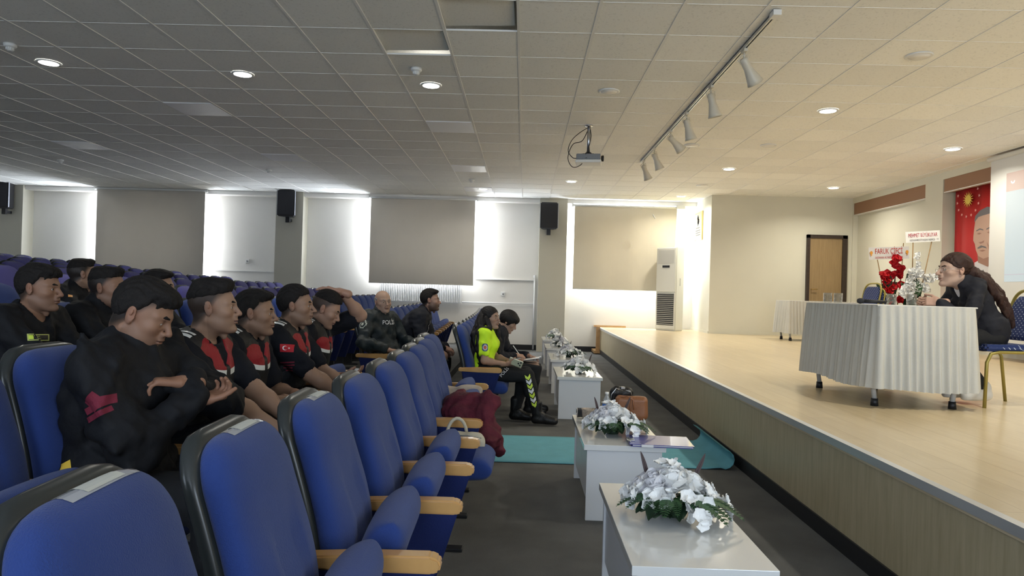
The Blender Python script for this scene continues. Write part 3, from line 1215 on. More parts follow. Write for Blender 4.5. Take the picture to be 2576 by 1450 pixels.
class Field:
    def __init__(self, lo, hi, h):
        self.lo = np.array(lo, float)
        self.h = h
        self.n = np.ceil((np.array(hi, float) - self.lo) / h).astype(int) + 1
        self.V = np.full(self.n, 1.0)
        self.ax = [self.lo[i] + h * np.arange(self.n[i]) for i in range(3)]

    def local(self, lo, hi):
        sl = []
        for i in range(3):
            a = int(max(0, math.floor((lo[i] - self.lo[i]) / self.h)))
            b = int(min(self.n[i], math.ceil((hi[i] - self.lo[i]) / self.h) + 1))
            if b <= a:
                return None, None
            sl.append(slice(a, b))
        g = np.meshgrid(self.ax[0][sl[0]], self.ax[1][sl[1]], self.ax[2][sl[2]], indexing='ij')
        return tuple(sl), np.stack(g, -1)

    def comb(self, sl, d, k, op):
        A = self.V[sl]
        if op == 'sub':
            d = -d
            A, d = -A, -d
            h = np.clip(.5 + .5 * (d - A) / k, 0, 1)
            self.V[sl] = -(d * (1 - h) + A * h - k * h * (1 - h))
        else:
            h = np.clip(.5 + .5 * (d - A) / k, 0, 1)
            self.V[sl] = d * (1 - h) + A * h - k * h * (1 - h)

    def cap(self, a, b, ra, rb, k=.02, op='add', grow=0.0):
        a, b = np.array(a, float), np.array(b, float)
        ra, rb = ra + grow, rb + grow
        m = max(ra, rb) + k * 1.5 + .03
        sl, P = self.local(np.minimum(a, b) - m, np.maximum(a, b) + m)
        if sl is None:
            return
        ba = b - a
        t = np.clip(((P - a) @ ba) / max(ba @ ba, 1e-9), 0, 1)
        d = np.linalg.norm(P - a - t[..., None] * ba, axis=-1) - (ra + (rb - ra) * t)
        self.comb(sl, d, k, op)

    def ell(self, c, r, R=None, k=.02, op='add', grow=0.0):
        c, r = np.array(c, float), np.array(r, float) + grow
        m = max(r) + k * 1.5 + .03
        sl, P = self.local(c - m, c + m)
        if sl is None:
            return
        Q = P - c
        if R is not None:
            Q = Q @ np.array(R)        # columns of R are the axes
        k0 = np.linalg.norm(Q / r, axis=-1)
        k1 = np.linalg.norm(Q / (r * r), axis=-1)
        d = k0 * (k0 - 1) / np.maximum(k1, 1e-6)
        self.comb(sl, d, k, op)

    def box(self, c, r, R=None, rad=.01, k=.02, op='add'):
        c, r = np.array(c, float), np.array(r, float)
        m = np.linalg.norm(r) + k * 1.5 + .03
        sl, P = self.local(c - m, c + m)
        if sl is None:
            return
        Q = P - c
        if R is not None:
            Q = Q @ np.array(R)
        q = np.abs(Q) - (r - rad)
        d = np.linalg.norm(np.maximum(q, 0), axis=-1) + np.minimum(q.max(-1), 0) - rad
        self.comb(sl, d, k, op)

    def plane(self, p, n):
        """keep the side n points away from: clips everything with (x-p).n > 0"""
        g = np.meshgrid(*self.ax, indexing='ij')
        n = np.array(n, float) / np.linalg.norm(n)
        d = sum((g[i] - p[i]) * n[i] for i in range(3))
        self.V = np.maximum(self.V, d)

    def wrinkle(self, amp, freq, seed=0):
        rs = np.random.RandomState(seed)
        g = np.meshgrid(*self.ax, indexing='ij')
        out = 0
        for _ in range(4):
            w = rs.normal(size=3)
            w = w / np.linalg.norm(w) * freq * rs.uniform(.7, 1.5)
            w2 = rs.normal(size=3) * freq * .5
            out = out + np.sin(g[0] * w[0] + g[1] * w[1] + g[2] * w[2] + 1.3 * np.sin(g[0] * w2[0] + g[1] * w2[1] + g[2] * w2[2]) + rs.uniform(0, 6))
        self.V = self.V + amp * out / 2

    def mesh(self):
        V = self.V
        h = self.h
        S = V < 0
        nx, ny, nz = V.shape
        c8 = [(a, b, c) for a in (0, 1) for b in (0, 1) for c in (0, 1)]

        def cs(a, b, c):
            return (slice(a, nx - 1 + a), slice(b, ny - 1 + b), slice(c, nz - 1 + c))
        cnt = sum(S[cs(*q)].astype(np.int8) for q in c8)
        act = (cnt > 0) & (cnt < 8)
        ids = -np.ones(act.shape, int)
        idx = np.argwhere(act)
        if len(idx) == 0:
            return np.zeros((0, 3)), np.zeros((0, 4), int)
        ids[act] = np.arange(len(idx))
        acc = np.zeros((len(idx), 3))
        num = np.zeros(len(idx))
        for a in c8:
            for ax in range(3):
                if a[ax]:
                    continue
                b = list(a)
                b[ax] = 1
                va = V[idx[:, 0] + a[0], idx[:, 1] + a[1], idx[:, 2] + a[2]]
                vb = V[idx[:, 0] + b[0], idx[:, 1] + b[1], idx[:, 2] + b[2]]
                cr = (va < 0) != (vb < 0)
                t = np.where(cr, va / np.where(np.abs(va - vb) < 1e-12, 1, va - vb), 0)
                p = np.array(a, float)[None].repeat(len(idx), 0)
                p[:, ax] += t
                acc += p * cr[:, None]
                num += cr
        verts = self.lo + h * (idx + acc / num[:, None])
        faces = []
        for ax in range(3):
            o1, o2 = [(1, 2), (2, 0), (0, 1)][ax]
            s0 = [slice(None)] * 3
            s1 = [slice(None)] * 3
            s0[ax] = slice(0, -1)
            s1[ax] = slice(1, None)
            A, B = S[tuple(s0)], S[tuple(s1)]
            e = np.argwhere(A != B)
            e = e[(e[:, o1] > 0) & (e[:, o2] > 0) & (e[:, o1] < V.shape[o1] - 1) & (e[:, o2] < V.shape[o2] - 1)]
            if len(e) == 0:
                continue
            ins = A[e[:, 0], e[:, 1], e[:, 2]]

            def cell(d1, d2):
                q = e.copy()
                q[:, o1] -= d1
                q[:, o2] -= d2
                return ids[q[:, 0], q[:, 1], q[:, 2]]
            f = np.stack([cell(1, 1), cell(0, 1), cell(0, 0), cell(1, 0)], 1)
            f[~ins] = f[~ins][:, ::-1]
            faces.append(f)
        F = np.concatenate(faces)
        F = F[(F >= 0).all(1)]
        return verts, F


def smooth_mesh(v, f, it=1, lam=.5):
    for _ in range(it):
        acc = np.zeros_like(v)
        num = np.zeros(len(v))
        for a in range(4):
            b = (a + 1) % 4
            np.add.at(acc, f[:, a], v[f[:, b]])
            np.add.at(num, f[:, a], 1)
            np.add.at(acc, f[:, b], v[f[:, a]])
            np.add.at(num, f[:, b], 1)
        v = v * (1 - lam) + lam * acc / np.maximum(num, 1)[:, None]
    return v


def np_mesh(name, parts, m, col=None):
    """parts: list of (verts, faces) -> one mesh, optional per vertex colour"""
    vs, fs, off = [], [], 0
    for v, f in parts:
        vs.append(v)
        fs.append(f + off)
        off += len(v)
    v = np.concatenate(vs)
    f = np.concatenate(fs)
    me = bpy.data.meshes.new(name)
    me.vertices.add(len(v))
    me.vertices.foreach_set('co', v.astype(np.float32).ravel())
    me.loops.add(len(f) * 4)
    me.loops.foreach_set('vertex_index', f.astype(np.int32).ravel())
    me.polygons.add(len(f))
    me.polygons.foreach_set('loop_start', np.arange(0, len(f) * 4, 4, dtype=np.int32))
    me.update(calc_edges=True)
    me.validate()
    if col is not None:
        a = me.color_attributes.new('Col', 'FLOAT_COLOR', 'POINT')
        a.data.foreach_set('color', np.concatenate([col, np.ones((len(col), 1))], 1).astype(np.float32).ravel())
    me.polygons.foreach_set('use_smooth', [True] * len(me.polygons))
    if m:
        me.materials.append(m)
    return me


def bvh_of(*mes):
    vs, fs, off = [], [], 0
    for me in mes:
        vs += [v.co.copy() for v in me.vertices]
        fs += [[i + off for i in p.vertices] for p in me.polygons]
        off = len(vs)
    return BVHTree.FromPolygons(vs, fs)


def stick(name, me, bvh, M, parent, m, off=.003, depth=.25):
    """lays a flat mesh (in its xy plane) onto a surface: M maps the flat mesh into the surface's space, +z is the outward side"""
    n = (M.to_3x3() @ Vector((0, 0, 1))).normalized()
    bad = set()
    for v in me.vertices:
        p = M @ Vector((v.co.x, v.co.y, 0))
        hit = bvh.ray_cast(p + n * depth, -n, depth * 2)
        if hit[0] is None:
            bad.add(v.index)
            v.co = p
        else:
            v.co = hit[0] + n * off
    if bad:
        bm = bmesh.new()
        bm.from_mesh(me)
        bm.verts.ensure_lookup_table()
        bmesh.ops.delete(bm, geom=[bm.verts[i] for i in bad], context='VERTS')
        bm.to_mesh(me)
        bm.free()
    me.materials.clear()
    me.materials.append(m)
    return obj(name, me, None, parent)


def patch_mesh(w, h, nx=8, ny=6, shear=0.0, outline=None):
    """flat grid patch; outline(u,v)->bool keeps cells"""
    bm = bmesh.new()
    vs = {}
    for i in range(nx + 1):
        for j in range(ny + 1):
            x, y = -w / 2 + w * i / nx, -h / 2 + h * j / ny
            vs[(i, j)] = bm.verts.new((x + shear * y, y, 0))
    for i in range(nx):
        for j in range(ny):
            if outline and not outline((i + .5) / nx * 2 - 1, (j + .5) / ny * 2 - 1):
                continue
            bm.faces.new((vs[(i, j)], vs[(i + 1, j)], vs[(i + 1, j + 1)], vs[(i, j + 1)]))
    bmesh.ops.delete(bm, geom=[v for v in bm.verts if not v.link_faces], context='VERTS')
    me = bpy.data.meshes.new('patch')
    bm.to_mesh(me)
    bm.free()
    return me


def frame(loc, out, up=(0, 0, 1)):
    """matrix with +z along out, +y close to up"""
    z = Vector(out).normalized()
    y = Vector(up)
    y = (y - y.dot(z) * z).normalized()
    x = y.cross(z)
    return Matrix(((x.x, y.x, z.x, loc[0]), (x.y, y.y, z.y, loc[1]), (x.z, y.z, z.z, loc[2]), (0, 0, 0, 1)))
# ------------------------------------------------------------------ people
M_skin = mat('skin', (.5, .3, .2), .5, attr=True, bump=.06, bscale=300, spec=.35)
M_skin.node_tree.nodes['Principled BSDF'].inputs['Subsurface Weight'].default_value = 0.0
M_hair = mat('black hair', (.012, .010, .009), .75, spec=.25, bump=.35, bscale=220, var=.3, vscale=60)
M_hair_b = mat('dark brown hair', (.022, .013, .010), .7, spec=.3, bump=.35, bscale=220, var=.3, vscale=60)
M_hair_long = mat('long black hair', (.010, .008, .008), .55, spec=.35, bump=.35, bscale=160, var=.3, vscale=50)
M_hair_auburn = mat('auburn brown hair', (.032, .014, .010), .6, spec=.3, bump=.25, bscale=160, var=.35, vscale=40)
M_eye = mat('eye white', (.55, .52, .48), .25)
M_iris = mat('dark iris', (.02, .012, .008), .15)
M_jacket = mat('black softshell', (.0065, .007, .009), .75, bump=.4, bscale=25, var=.25, vscale=12, spec=.3)
M_tee = mat('black navy cotton', (.007, .008, .012), .85, bump=.3, bscale=30, var=.2, vscale=12, spec=.25)
M_police = mat('dark green police jacket', (.006, .012, .015), .6, bump=.4, bscale=25, var=.2, vscale=12)
M_trouser = mat('black trousers', (.006, .0065, .008), .85, bump=.3, bscale=30, var=.2, vscale=10)
M_trouser_g = mat('charcoal green trousers', (.025, .031, .028), .8, bump=.3, bscale=30, var=.2, vscale=10)
M_boot = mat('black leather', (.010, .010, .011), .4, bump=.3, bscale=80)
M_neon = mat('neon yellow cotton', (.62, .95, .02), .7, bump=.3, bscale=30, var=.06, vscale=10)
M_red = mat('red fabric', (.38, .012, .025), .8, bump=.3, bscale=40, var=.12, vscale=20)
M_reflect = mat('reflective silver tape', (.70, .72, .72), .3, metal=.1)
M_blazer = mat('dark navy blazer', (.005, .006, .012), .8, bump=.3, bscale=25, var=.2, vscale=10)
M_white_c = mat('white cotton', (.75, .74, .74), .8, bump=.3, bscale=30)
M_whitepatch = mat('white print', (.80, .80, .82), .6)
M_patchred = mat('dark red embroidery', (.16, .012, .03), .8)
M_yellow = mat('yellow plastic', (.75, .50, .06), .5)


def lerp(a, b, t):
    return a + (b - a) * t


def ik(s, w, l1, l2, pole):
    """elbow position for a shoulder s, wrist w and pole direction"""
    d = w - s
    D = d.length
    if D > (l1 + l2) * .995:
        w = s + d.normalized() * (l1 + l2) * .995
        d = w - s
        D = d.length
    a = (l1 * l1 - l2 * l2 + D * D) / (2 * D)
    h = math.sqrt(max(0, l1 * l1 - a * a))
    n = d.normalized()
    p = Vector(pole)
    p = (p - p.dot(n) * n).normalized()
    return s + n * a + p * h, w


def head_frame(yaw, pitch, rollv):
    """columns: forward, left, up.  yaw + turns to the left (+y), pitch + looks down"""
    return (Matrix.Rotation(yaw, 3, 'Z') @ Matrix.Rotation(pitch, 3, 'Y') @ Matrix.Rotation(rollv, 3, 'X'))


def build_head(c, R, p, res):
    """c: head centre, R: 3x3 frame, p: options. returns list of (verts,faces) for skin and colours in head space"""
    s = p.get('hs', 1.0)
    fem = p.get('female', False)
    jaw = p.get('jaw', 1.0)
    fat = p.get('fat', 0.0)
    F = Field((-.15, -.125, -.22), (.15, .125, .15), res)
    F.ell((-.010, 0, .032), (.095, .076, .084), k=.02)
    F.ell((.030, 0, -.020), (.060, .062 + fat * .5, .085), k=.03)
    F.ell((.030, 0, -.070), (.056, .050 * jaw + fat, .040), k=.03)
    F.cap((-.010, .056 * jaw, -.050), (.066, .020, -.098), .016 + fat * .5, .013, k=.022)
    F.cap((-.010, -.056 * jaw, -.050), (.066, -.020, -.098), .016 + fat * .5, .013, k=.022)
    F.ell((.083, 0, -.097), (.017, .020, .016), k=.018)
    br = .010 if fem else .013
    for sg in (-1, 1):
        F.cap((.081, .012 * sg, .020), (.064, .047 * sg, .022), br, br * .8, k=.016)
        F.ell((.060, .044 * sg, -.020), (.020, .020, .018), k=.022)
        F.ell((.090, .030 * sg, .001), (.012, .019, .012), k=.010, op='sub')
    ns = p.get('nose', 1.0)
    F.cap((.086, 0, .012), (.108 + .008 * (ns - 1) * 4, 0, -.022), .0085, .010, k=.010)
    F.ell((.110 + .010 * (ns - 1) * 4, 0, -.029), (.012, .0115, .0095), k=.007)
    for sg in (-1, 1):
        F.ell((.097, .0125 * sg, -.033), (.011, .008, .008), k=.006)
        F.ell((.101, .007 * sg, -.041), (.006, .004, .004), k=.003, op='sub')
        # upper and lower lid
        F.ell((.0725, .031 * sg, .001), (.0150, .0165, .0145), k=.004)
        F.ell((.087, .031 * sg, .0005), (.012, .0125, p.get('eye', .0045)), k=.002, op='sub')
    F.ell((.090, 0, -.050), (.012, .020, .012), k=.012)
    F.ell((.0965, 0, -.0555), (.0085, .022, .0052), k=.004)
    F.ell((.0945, 0, -.0665), (.0085, .019, .0062), k=.004)
    op_ = p.get('mouth', .0011)
    F.ell((.104, 0, -.0605), (.010, .020, op_), k=.002, op='sub')
    for sg in (-1, 1):
        Re = np.array(Euler((0, -.18, sg * .32)).to_matrix())
        F.ell((-.006, .078 * sg, .000), (.019, .007, .031), R=Re, k=.006)
        F.ell((.002, .087 * sg, .004), (.011, .0075, .020), R=Re, k=.004, op='sub')
        F.ell((-.004, .083 * sg, .008), (.006, .003, .012), R=Re, k=.003)
        F.ell((-.002, .077 * sg, -.024), (.009, .006, .010), R=Re, k=.005)
    # neck, going down and a little back in head space (direction given)
    nd = p['neckdir']
    q = Vector((-.022, 0, -.055))
    e = q + Vector(nd)
    nr = p.get('neck', .056)
    F.cap(q, e, nr * .96, nr, k=.03)
    if not fem:
        F.ell((.045, 0, -.128), (.012, .012, .014), k=.02)
    v, f = F.mesh()
    v = smooth_mesh(v, f, 1, .25)
    # colours
    sk = np.array(p['skin']) * .72
    col = np.tile(sk, (len(v), 1))
    x, y, z = v[:, 0], v[:, 1], v[:, 2]

    def mixc(mask, c, a):
        nonlocal col
        m = (mask * a)[:, None]
        col = col * (1 - m) + np.array(c) * m

    def bump(cx, cy, cz, rx, ry, rz):
        return np.exp(-(((x - cx) / rx) ** 2 + ((np.abs(y) - cy) / ry) ** 2 + ((z - cz) / rz) ** 2))
    mixc(bump(.102, 0, -.061, .02, .022, .0095), (sk[0] * .75, sk[1] * .45, sk[2] * .45), .65)
    mixc(bump(.11, 0, -.028, .014, .015, .014), (sk[0] * 1.0, sk[1] * .78, sk[2] * .75), .5)
    mixc(bump(.0, .082, 0, .03, .02, .035), (sk[0] * .98, sk[1] * .74, sk[2] * .7), .6)
    mixc(bump(.07, .042, -.03, .03, .02, .02), (sk[0] * 1.0, sk[1] * .80, sk[2] * .78), .35)
    mixc(np.clip((np.abs(z + .0605) < .0018) * (x > .09) * (np.abs(y) < .021), 0, 1).astype(float), (.08, .03, .03), .8)
    if p.get('beard', 0) > 0:
        zb = np.interp(x, [-.02, .0, .03, .06, .09, .12], [.0, -.015, -.035, -.045, -.040, -.038])
        m = 1 / (1 + np.exp((z - zb) / .005)) * (x > -.012) * (z > -.135)
        m = m * (1 - bump(.102, 0, -.061, .016, .02, .008) * .9)
        mixc(m, p.get('beardcol', (.06, .045, .04)), p['beard'])
    if p.get('buzz', 0) > 0:
        zh = np.interp(x, [-.12, -.06, -.02, -.005, .012, .03, .06, .085, .1], [-.085, -.085, -.045, -.015, .010, .036, .060, .075, .08])
        m = 1 / (1 + np.exp(-(z - zh) / .005))
        ear = (np.abs(y) > .0785) & (z < .034) & (x > -.026) & (x < .022)
        grad = np.clip(.55 + .45 * (z - zh) / .03, .3, 1.0)
        mixc(m * ~ear * grad, p.get('hairc', (.012, .010, .009)), min(.97, p['buzz'] * 1.45))
    # eyebrows
    RM = np.array(R)
    tr = lambda w: (w * s) @ RM.T + np.array(c)
    out = dict(skin=(tr(v), f), col=col)
    # eyebrow geometry
    bt = p.get('brow', .0055)
    F2 = Field((.03, -.07, .0), (.12, .07, .05), .0022)
    for sg in (-1, 1):
        F2.cap((.0925, .013 * sg, .0225), (.087, .030 * sg, .0265), bt * .8, bt * .9, k=.003)
        F2.cap((.087, .030 * sg, .0265), (.070, .050 * sg, .021), bt * .9, bt * .45, k=.003)
    vb, fb = F2.mesh()
    out['brow'] = (tr(vb), fb)
    # eyes
    out['eyes'] = []
    gaze = Vector(p.get('gaze', (1, 0, 0))).normalized()
    for sg in (-1, 1):
        ec = np.array((.0722, .031 * sg, .001))
        out['eyes'].append((Vector(tr(ec[None])[0]), (R @ gaze).normalized(), .0128 * s))
    # hair
    style = p.get('hair', 'short')
    out['hair'] = None
    if style:
        H = Field((-.155, -.13, -.16), (.155, .13, .19), .0045 if res < .004 else .006)
        t = p.get('hair_t', .012)
        if style in ('short', 'fade', 'flat', 'side'):
            if style == 'fade':
                H.ell((-.004, 0, .045), (.098 + t * .2, .072 + t * .4, .080 + t), k=.01)
            else:
                H.ell((-.009, 0, .034), (.095 + t * .5, .076 + t * .45, .083 + t), k=.01)
            if style == 'flat':
                H.box((-.002, 0, .088), (.078, .055, .030 + t * .5), rad=.028, k=.025)
                H.ell((.062, 0, .106), (.026, .042, .014 + t * .4), k=.02)
            if style == 'side':
                H.ell((.040, -.010, .094), (.056, .055, .026), k=.025)
                H.ell((.068, .0, .090), (.020, .044, .014), k=.02)
            if p.get('fringe'):
                H.ell((.088, .0, .068), (.014, .044, .026), k=.015)
            g = np.meshgrid(*H.ax, indexing='ij')
            base = p.get('line', 0.0)
            zl = np.interp(g[0], [-.15, -.10, -.055, -.03, -.018, .008, .020, .034, .06, .085, .10, .13],
                           [-.065, -.065, -.055, -.020, .000, .004, .020, .046, .058, .070 + base, .070 + base, .07 + base])
            if style == 'fade' or style == 'flat':
                zl = np.maximum(zl, np.interp(g[0], [-.15, -.06, .03, .08, .13], [.018, .034, .050, .068, .070]))
            zl = zl + p.get('fringe_drop', 0) * -1 * (g[0] > .05)
            cut = zl - g[2] + .0015 * np.sin(g[0] * 400 + g[1] * 300) + .002 * np.sin(g[1] * 420 + 2 * np.sin(g[1] * 90))
            H.V = np.maximum(H.V, cut)
        elif style in ('tied', 'long'):
            H.ell((-.014, 0, .034), (.104, .084, .094), k=.01)
            g = np.meshgrid(*H.ax, indexing='ij')
            zl = (np.interp(g[0], [-.15, -.05, .0, .03, .045, .06, .08, .10, .13], [-.10, -.10, -.09, -.07, -.02, .03, .060, .074, .076]) if style == 'long' else np.interp(g[0], [-.15, -.05, -.02, .0, .02, .045, .07, .09, .13], [-.09, -.07, -.03, .010, .012, .024, .052, .070, .075]))
            H.V = np.maximum(H.V, zl - g[2])
            H.V = H.V + np.clip(.004 - np.abs(g[1] - .012) * .6, 0, 1) * np.clip(g[0] * 20, 0, 1)      # parting
            if style == 'tied':
                H.ell((-.105, 0, .005), (.035, .035, .035), k=.02)
        elif style == 'bob':
            H.ell((-.010, 0, .030), (.112, .092, .102), k=.01)
            H.ell((.060, 0, .062), (.048, .075, .036), k=.02)
            g = np.meshgrid(*H.ax, indexing='ij')
            zl = np.interp(g[0], [-.15, -.02, .02, .05, .08, .13], [-.12, -.11, -.06, .0, .028, .03])
            H.V = np.maximum(H.V, zl - g[2])
        elif style == 'balding':
            H.ell((-.014, 0, .020), (.102, .0815, .078), k=.01)
            g = np.meshgrid(*H.ax, indexing='ij')
            zl = np.interp(g[0], [-.15, -.10, -.055, -.03, -.012, .008, .030, .13], [-.065, -.065, -.055, -.010, .010, .010, .05, .2])
            H.V = np.maximum(H.V, zl - g[2])
            H.V = np.maximum(H.V, g[2] - np.interp(g[0], [-.15, -.08, .03], [.05, .055, .04]))
        if style in ('short', 'fade', 'flat', 'side'):
            k_ = np.clip(1 - (g[2] - zl) / .034, 0, 1) ** 1.6
            H.V = H.V + k_ * (t * .60 + .004) * np.where(g[0] > .045, .75, 1.0)
        rs = 3
        gg = np.meshgrid(*H.ax, indexing='ij')
        H.V = H.V + .0012 * np.sin(gg[1] * 420 + 3 * np.sin(gg[0] * 40)) + .0012 * np.sin(gg[1] * 260 + gg[2] * 160 + 2 * np.sin(gg[0] * 60))
        vh, fh = H.mesh()
        out['hair'] = (tr(vh), fh)
    return out


def build_hand(w, d, n, side, curl, res, fing=.0085, grip=None, spread=.0, sc=1.0, thumb=.5):
    """w wrist, d towards fingers, n palm normal (the way the palm faces); side=+1: thumb on the side n x d"""
    d = Vector(d).normalized()
    n = Vector(n)
    n = (n - n.dot(d) * d).normalized()
    s = n.cross(d) * side
    w = Vector(w)
    L = .19 * sc
    F = Field(w - Vector((.17, .17, .17)) * 1.15 * sc, w + Vector((.17, .17, .17)) * 1.15 * sc, res)
    F.cap(w - d * .05, w + d * .01, .029 * sc, .025 * sc, k=.01)
    R = np.array([list(d), list(s), list(n)]).T
    F.box(w + d * .050 * sc, (.050 * sc, .038 * sc, .0135 * sc), R=R, rad=.012 * sc, k=.02)
    F.ell(w + d * .025 * sc + s * .022 * sc + n * .006, (.03 * sc, .016 * sc, .014 * sc), R=R, k=.012)
    cs = curl if isinstance(curl, (list, tuple)) else [curl] * 4
    lens = [.072, .080, .074, .058]
    for i in range(4):
        off = (.029 - .0195 * i) * sc
        p = w + d * (.090 - .004 * abs(i - 1.3)) * sc + s * off
        a = cs[i]
        dd = (d + s * spread * (1.3 - i)).normalized()
        r = fing * sc * (1 if i < 3 else .88)
        for j, fr in enumerate((.45, .30, .25)):
            a_j = a * (.75, 1.0, .7)[j]
            ang = sum(a * q for q in (.75, 1.0, .7)[:j + 1])
            v = dd * math.cos(ang) + n * math.sin(ang)
            q = p + v * lens[i] * fr * sc
            F.cap(p, q, r * (1.0, .95, .9)[j], r * (.95, .9, .82)[j], k=.0035)
            p = q
    p = w + d * .022 * sc + s * .030 * sc
    v = (d * .75 + s * .75 + n * .35).normalized()
    q = p + v * .042 * sc
    F.cap(p, q, .013 * sc, .0105 * sc, k=.012)
    v2 = (v * (1 - thumb) + (d * .8 - s * .1 + n * .45) * thumb).normalized()
    q2 = q + v2 * .032 * sc
    F.cap(q, q2, .0105 * sc, .0095 * sc, k=.004)
    v3 = (v2 * .7 + (d - s * .3 + n * .3) * .3).normalized()
    F.cap(q2, q2 + v3 * .024 * sc, .0095 * sc, .008 * sc, k=.004)
    return F.mesh()


def person(name, loc, p, rz=0.0):
    """p: pose and looks, in a local frame with +x forward, origin on the floor under the hips"""
    root = thing('person', p['label'], 'person', loc, rz)
    res_h = p.get('res', .003)
    far = res_h > .0035
    fem = p.get('female', False)
    sh = p.get('seat', .44)
    lean = p.get('lean', 0.0)
    bend = p.get('bend', 0.0)
    tw = p.get('twist', 0.0)
    side_lean = p.get('side', 0.0)
    hipx = 0.0
    P = Vector((0, 0, sh + .09))
    k = p.get('scale', 1.0)

    def dirv(a):
        return Vector((math.sin(a) * math.cos(side_lean), math.sin(side_lean), math.cos(a) * math.cos(side_lean)))
    W = P + dirv(lean) * .15 * k
    Cc = W + dirv(lean + bend * .5) * .15 * k
    U = Cc + dirv(lean + bend) * .12 * k          # shoulder line height
    N = U + dirv(lean + bend) * .06 * k
    hd = head_frame(p.get('yaw', 0), p.get('pitch', 0), p.get('roll', 0))
    H = N + (hd @ Vector((.018, 0, 0))) + Vector((p.get('hx', .03), p.get('hy', 0), p.get('hz', .125))) * k
    fwd = Vector((math.cos(tw) * math.cos(lean + bend), math.sin(tw), -math.sin(lean + bend) * math.cos(tw)))
    lft = Vector((-math.sin(tw), math.cos(tw), 0))
    shw = p.get('shw', .165 if fem else .195) * k
    b = p.get('bulk', 1.0)
    SH = {1: U + lft * shw - Vector((0, 0, .005)), -1: U - lft * shw - Vector((0, 0, .005))}
    for s_ in (1, -1):
        if ('shrug', s_) in p:
            SH[s_] = SH[s_] + Vector(p[('shrug', s_)])
    sk = tuple(q * .72 for q in p['skin'])
    EL, WR = {}, {}
    l1, l2 = p.get('arm', (.29, .26))
    for s_, key in ((1, 'L'), (-1, 'R')):
        w = Vector(p['hand' + key][0])
        EL[s_], WR[s_] = ik(SH[s_], w, l1 * k, l2 * k, p.get('pole' + key, (-.3, s_ * .6, -1)))
    HJ = {s_: P + Vector((.03, s_ * .09, -.02)) for s_ in (1, -1)}
    KN, AN = {}, {}
    for s_, key in ((1, 'L'), (-1, 'R')):
        KN[s_] = Vector(p.get('knee' + key, (.44, s_ * .13, sh + .07)))
        AN[s_] = Vector(p.get('ankle' + key, (.42, s_ * .13, .10)))

    tR = np.array([[math.cos(tw) * math.cos(lean + bend * .5), -math.sin(tw), math.sin(lean + bend * .5)],
                   [math.sin(tw), math.cos(tw), 0],
                   [-math.sin(lean + bend * .5), 0, math.cos(lean + bend * .5)]])

    def torso(F, g=0.0, kk=.05, belly=True):
        F.ell(P, np.array((.125 * b, .165 * b, .125)) * k, R=tR, k=kk, grow=g)
        F.ell(W + Vector((.0, 0, 0)), np.array((.110 * b + p.get('belly', 0) * .4, .150 * b, .15)) * k, R=tR, k=kk, grow=g)
        if p.get('belly'):
            F.ell(W + Vector((.05, 0, -.02)), (.10 + p['belly'], .13, .12), R=tR, k=kk, grow=g)
        F.ell(Cc + Vector((.005, 0, .0)), np.array((.115 * b, .165 * b, .17)) * k, R=tR, k=kk, grow=g)
        F.cap(SH[1] - lft * .05, SH[-1] + lft * .05, .062 * b * k, .062 * b * k, k=kk, grow=g)
        for s_ in (1, -1):
            F.cap(N + Vector((-.005, 0, -.02)), SH[s_] - lft * s_ * .04, .050 * k, .050 * k, k=.04, grow=g * .8)
        if fem:
            for s_ in (1, -1):
                F.ell(Cc + fwd * .085 + lft * s_ * .062 - Vector((0, 0, .0)), (.055, .058, .058), k=.03, grow=g)

    def arm(F, s_, g0, g1, upto=2.0, kk=.03, start=0.0):
        ra, rb, rc, rd = .056 * b * k, .043 * b * k, .042 * b * k, .028 * k
        if fem:
            ra, rb, rc, rd = .043, .036, .034, .024
        t1 = min(1, upto)
        F.cap(SH[s_], lerp(SH[s_], EL[s_], t1), ra, lerp(ra, rb, t1), k=kk, grow=g0)
        if upto > 1:
            t2 = min(1, upto - 1)
            F.cap(EL[s_], lerp(EL[s_], WR[s_], t2), rb, lerp(rc, rd, t2) if t2 > .5 else rc, k=.02, grow=g1)
            if t2 > .4:
                F.ell(lerp(EL[s_], WR[s_], .28), (rc * 1.05,) * 3, k=.03, grow=g1)

    def legs(F, g=0.0, g2=0.0, upto=1.0, kk=.04):
        ta, tb, tc, td = .088 * b * k, .062 * k, .057 * k, .040 * k
        for s_ in (1, -1):
            F.cap(HJ[s_], KN[s_], ta, tb, k=kk, grow=g)
            F.cap(KN[s_], lerp(KN[s_], AN[s_], upto), tb * .97, lerp(tc, td, upto), k=.02, grow=g2)
            F.ell(lerp(KN[s_], AN[s_], .3) - (KN[s_] - AN[s_]).cross(Vector((0, 1, 0))).normalized() * -.008, (.055, .052, .1), k=.03, grow=g2)

    pts = [P, U, N, SH[1], SH[-1], EL[1], EL[-1], WR[1], WR[-1], KN[1], KN[-1], AN[1], AN[-1]]
    lo = np.min([list(q) for q in pts], 0) - .2
    hi = np.max([list(q) for q in pts], 0) + .2
    # ---- skin
    cres = .011 if not far else .014
    F = Field(lo, hi, cres)
    torso(F, -.006)
    for s_ in (1, -1):
        arm(F, s_, -.001, 0)
        F.cap(AN[s_], AN[s_] + Vector(p.get('toe', {}).get(s_, (.14, 0, -.05))) * .8, .024, .018, k=.01)
    legs(F, -.004, -.004)
    F.cap(N, N + (H - N) * .35, .056, .052, k=.03)
    parts = [F.mesh()]
    cols = [np.tile(np.array(sk), (len(parts[0][0]), 1))]
    hp = dict(p)
    R3 = hd
    nd = R3.inverted() @ ((N - Vector((0, 0, .02))) - (H + R3 @ Vector((-.022, 0, -.055))))
    hp['neckdir'] = nd * .95 / p.get('hs', 1.0)
    hh = build_head(H, R3, hp, res_h)
    parts.append(hh['skin'])
    cols.append(hh['col'])
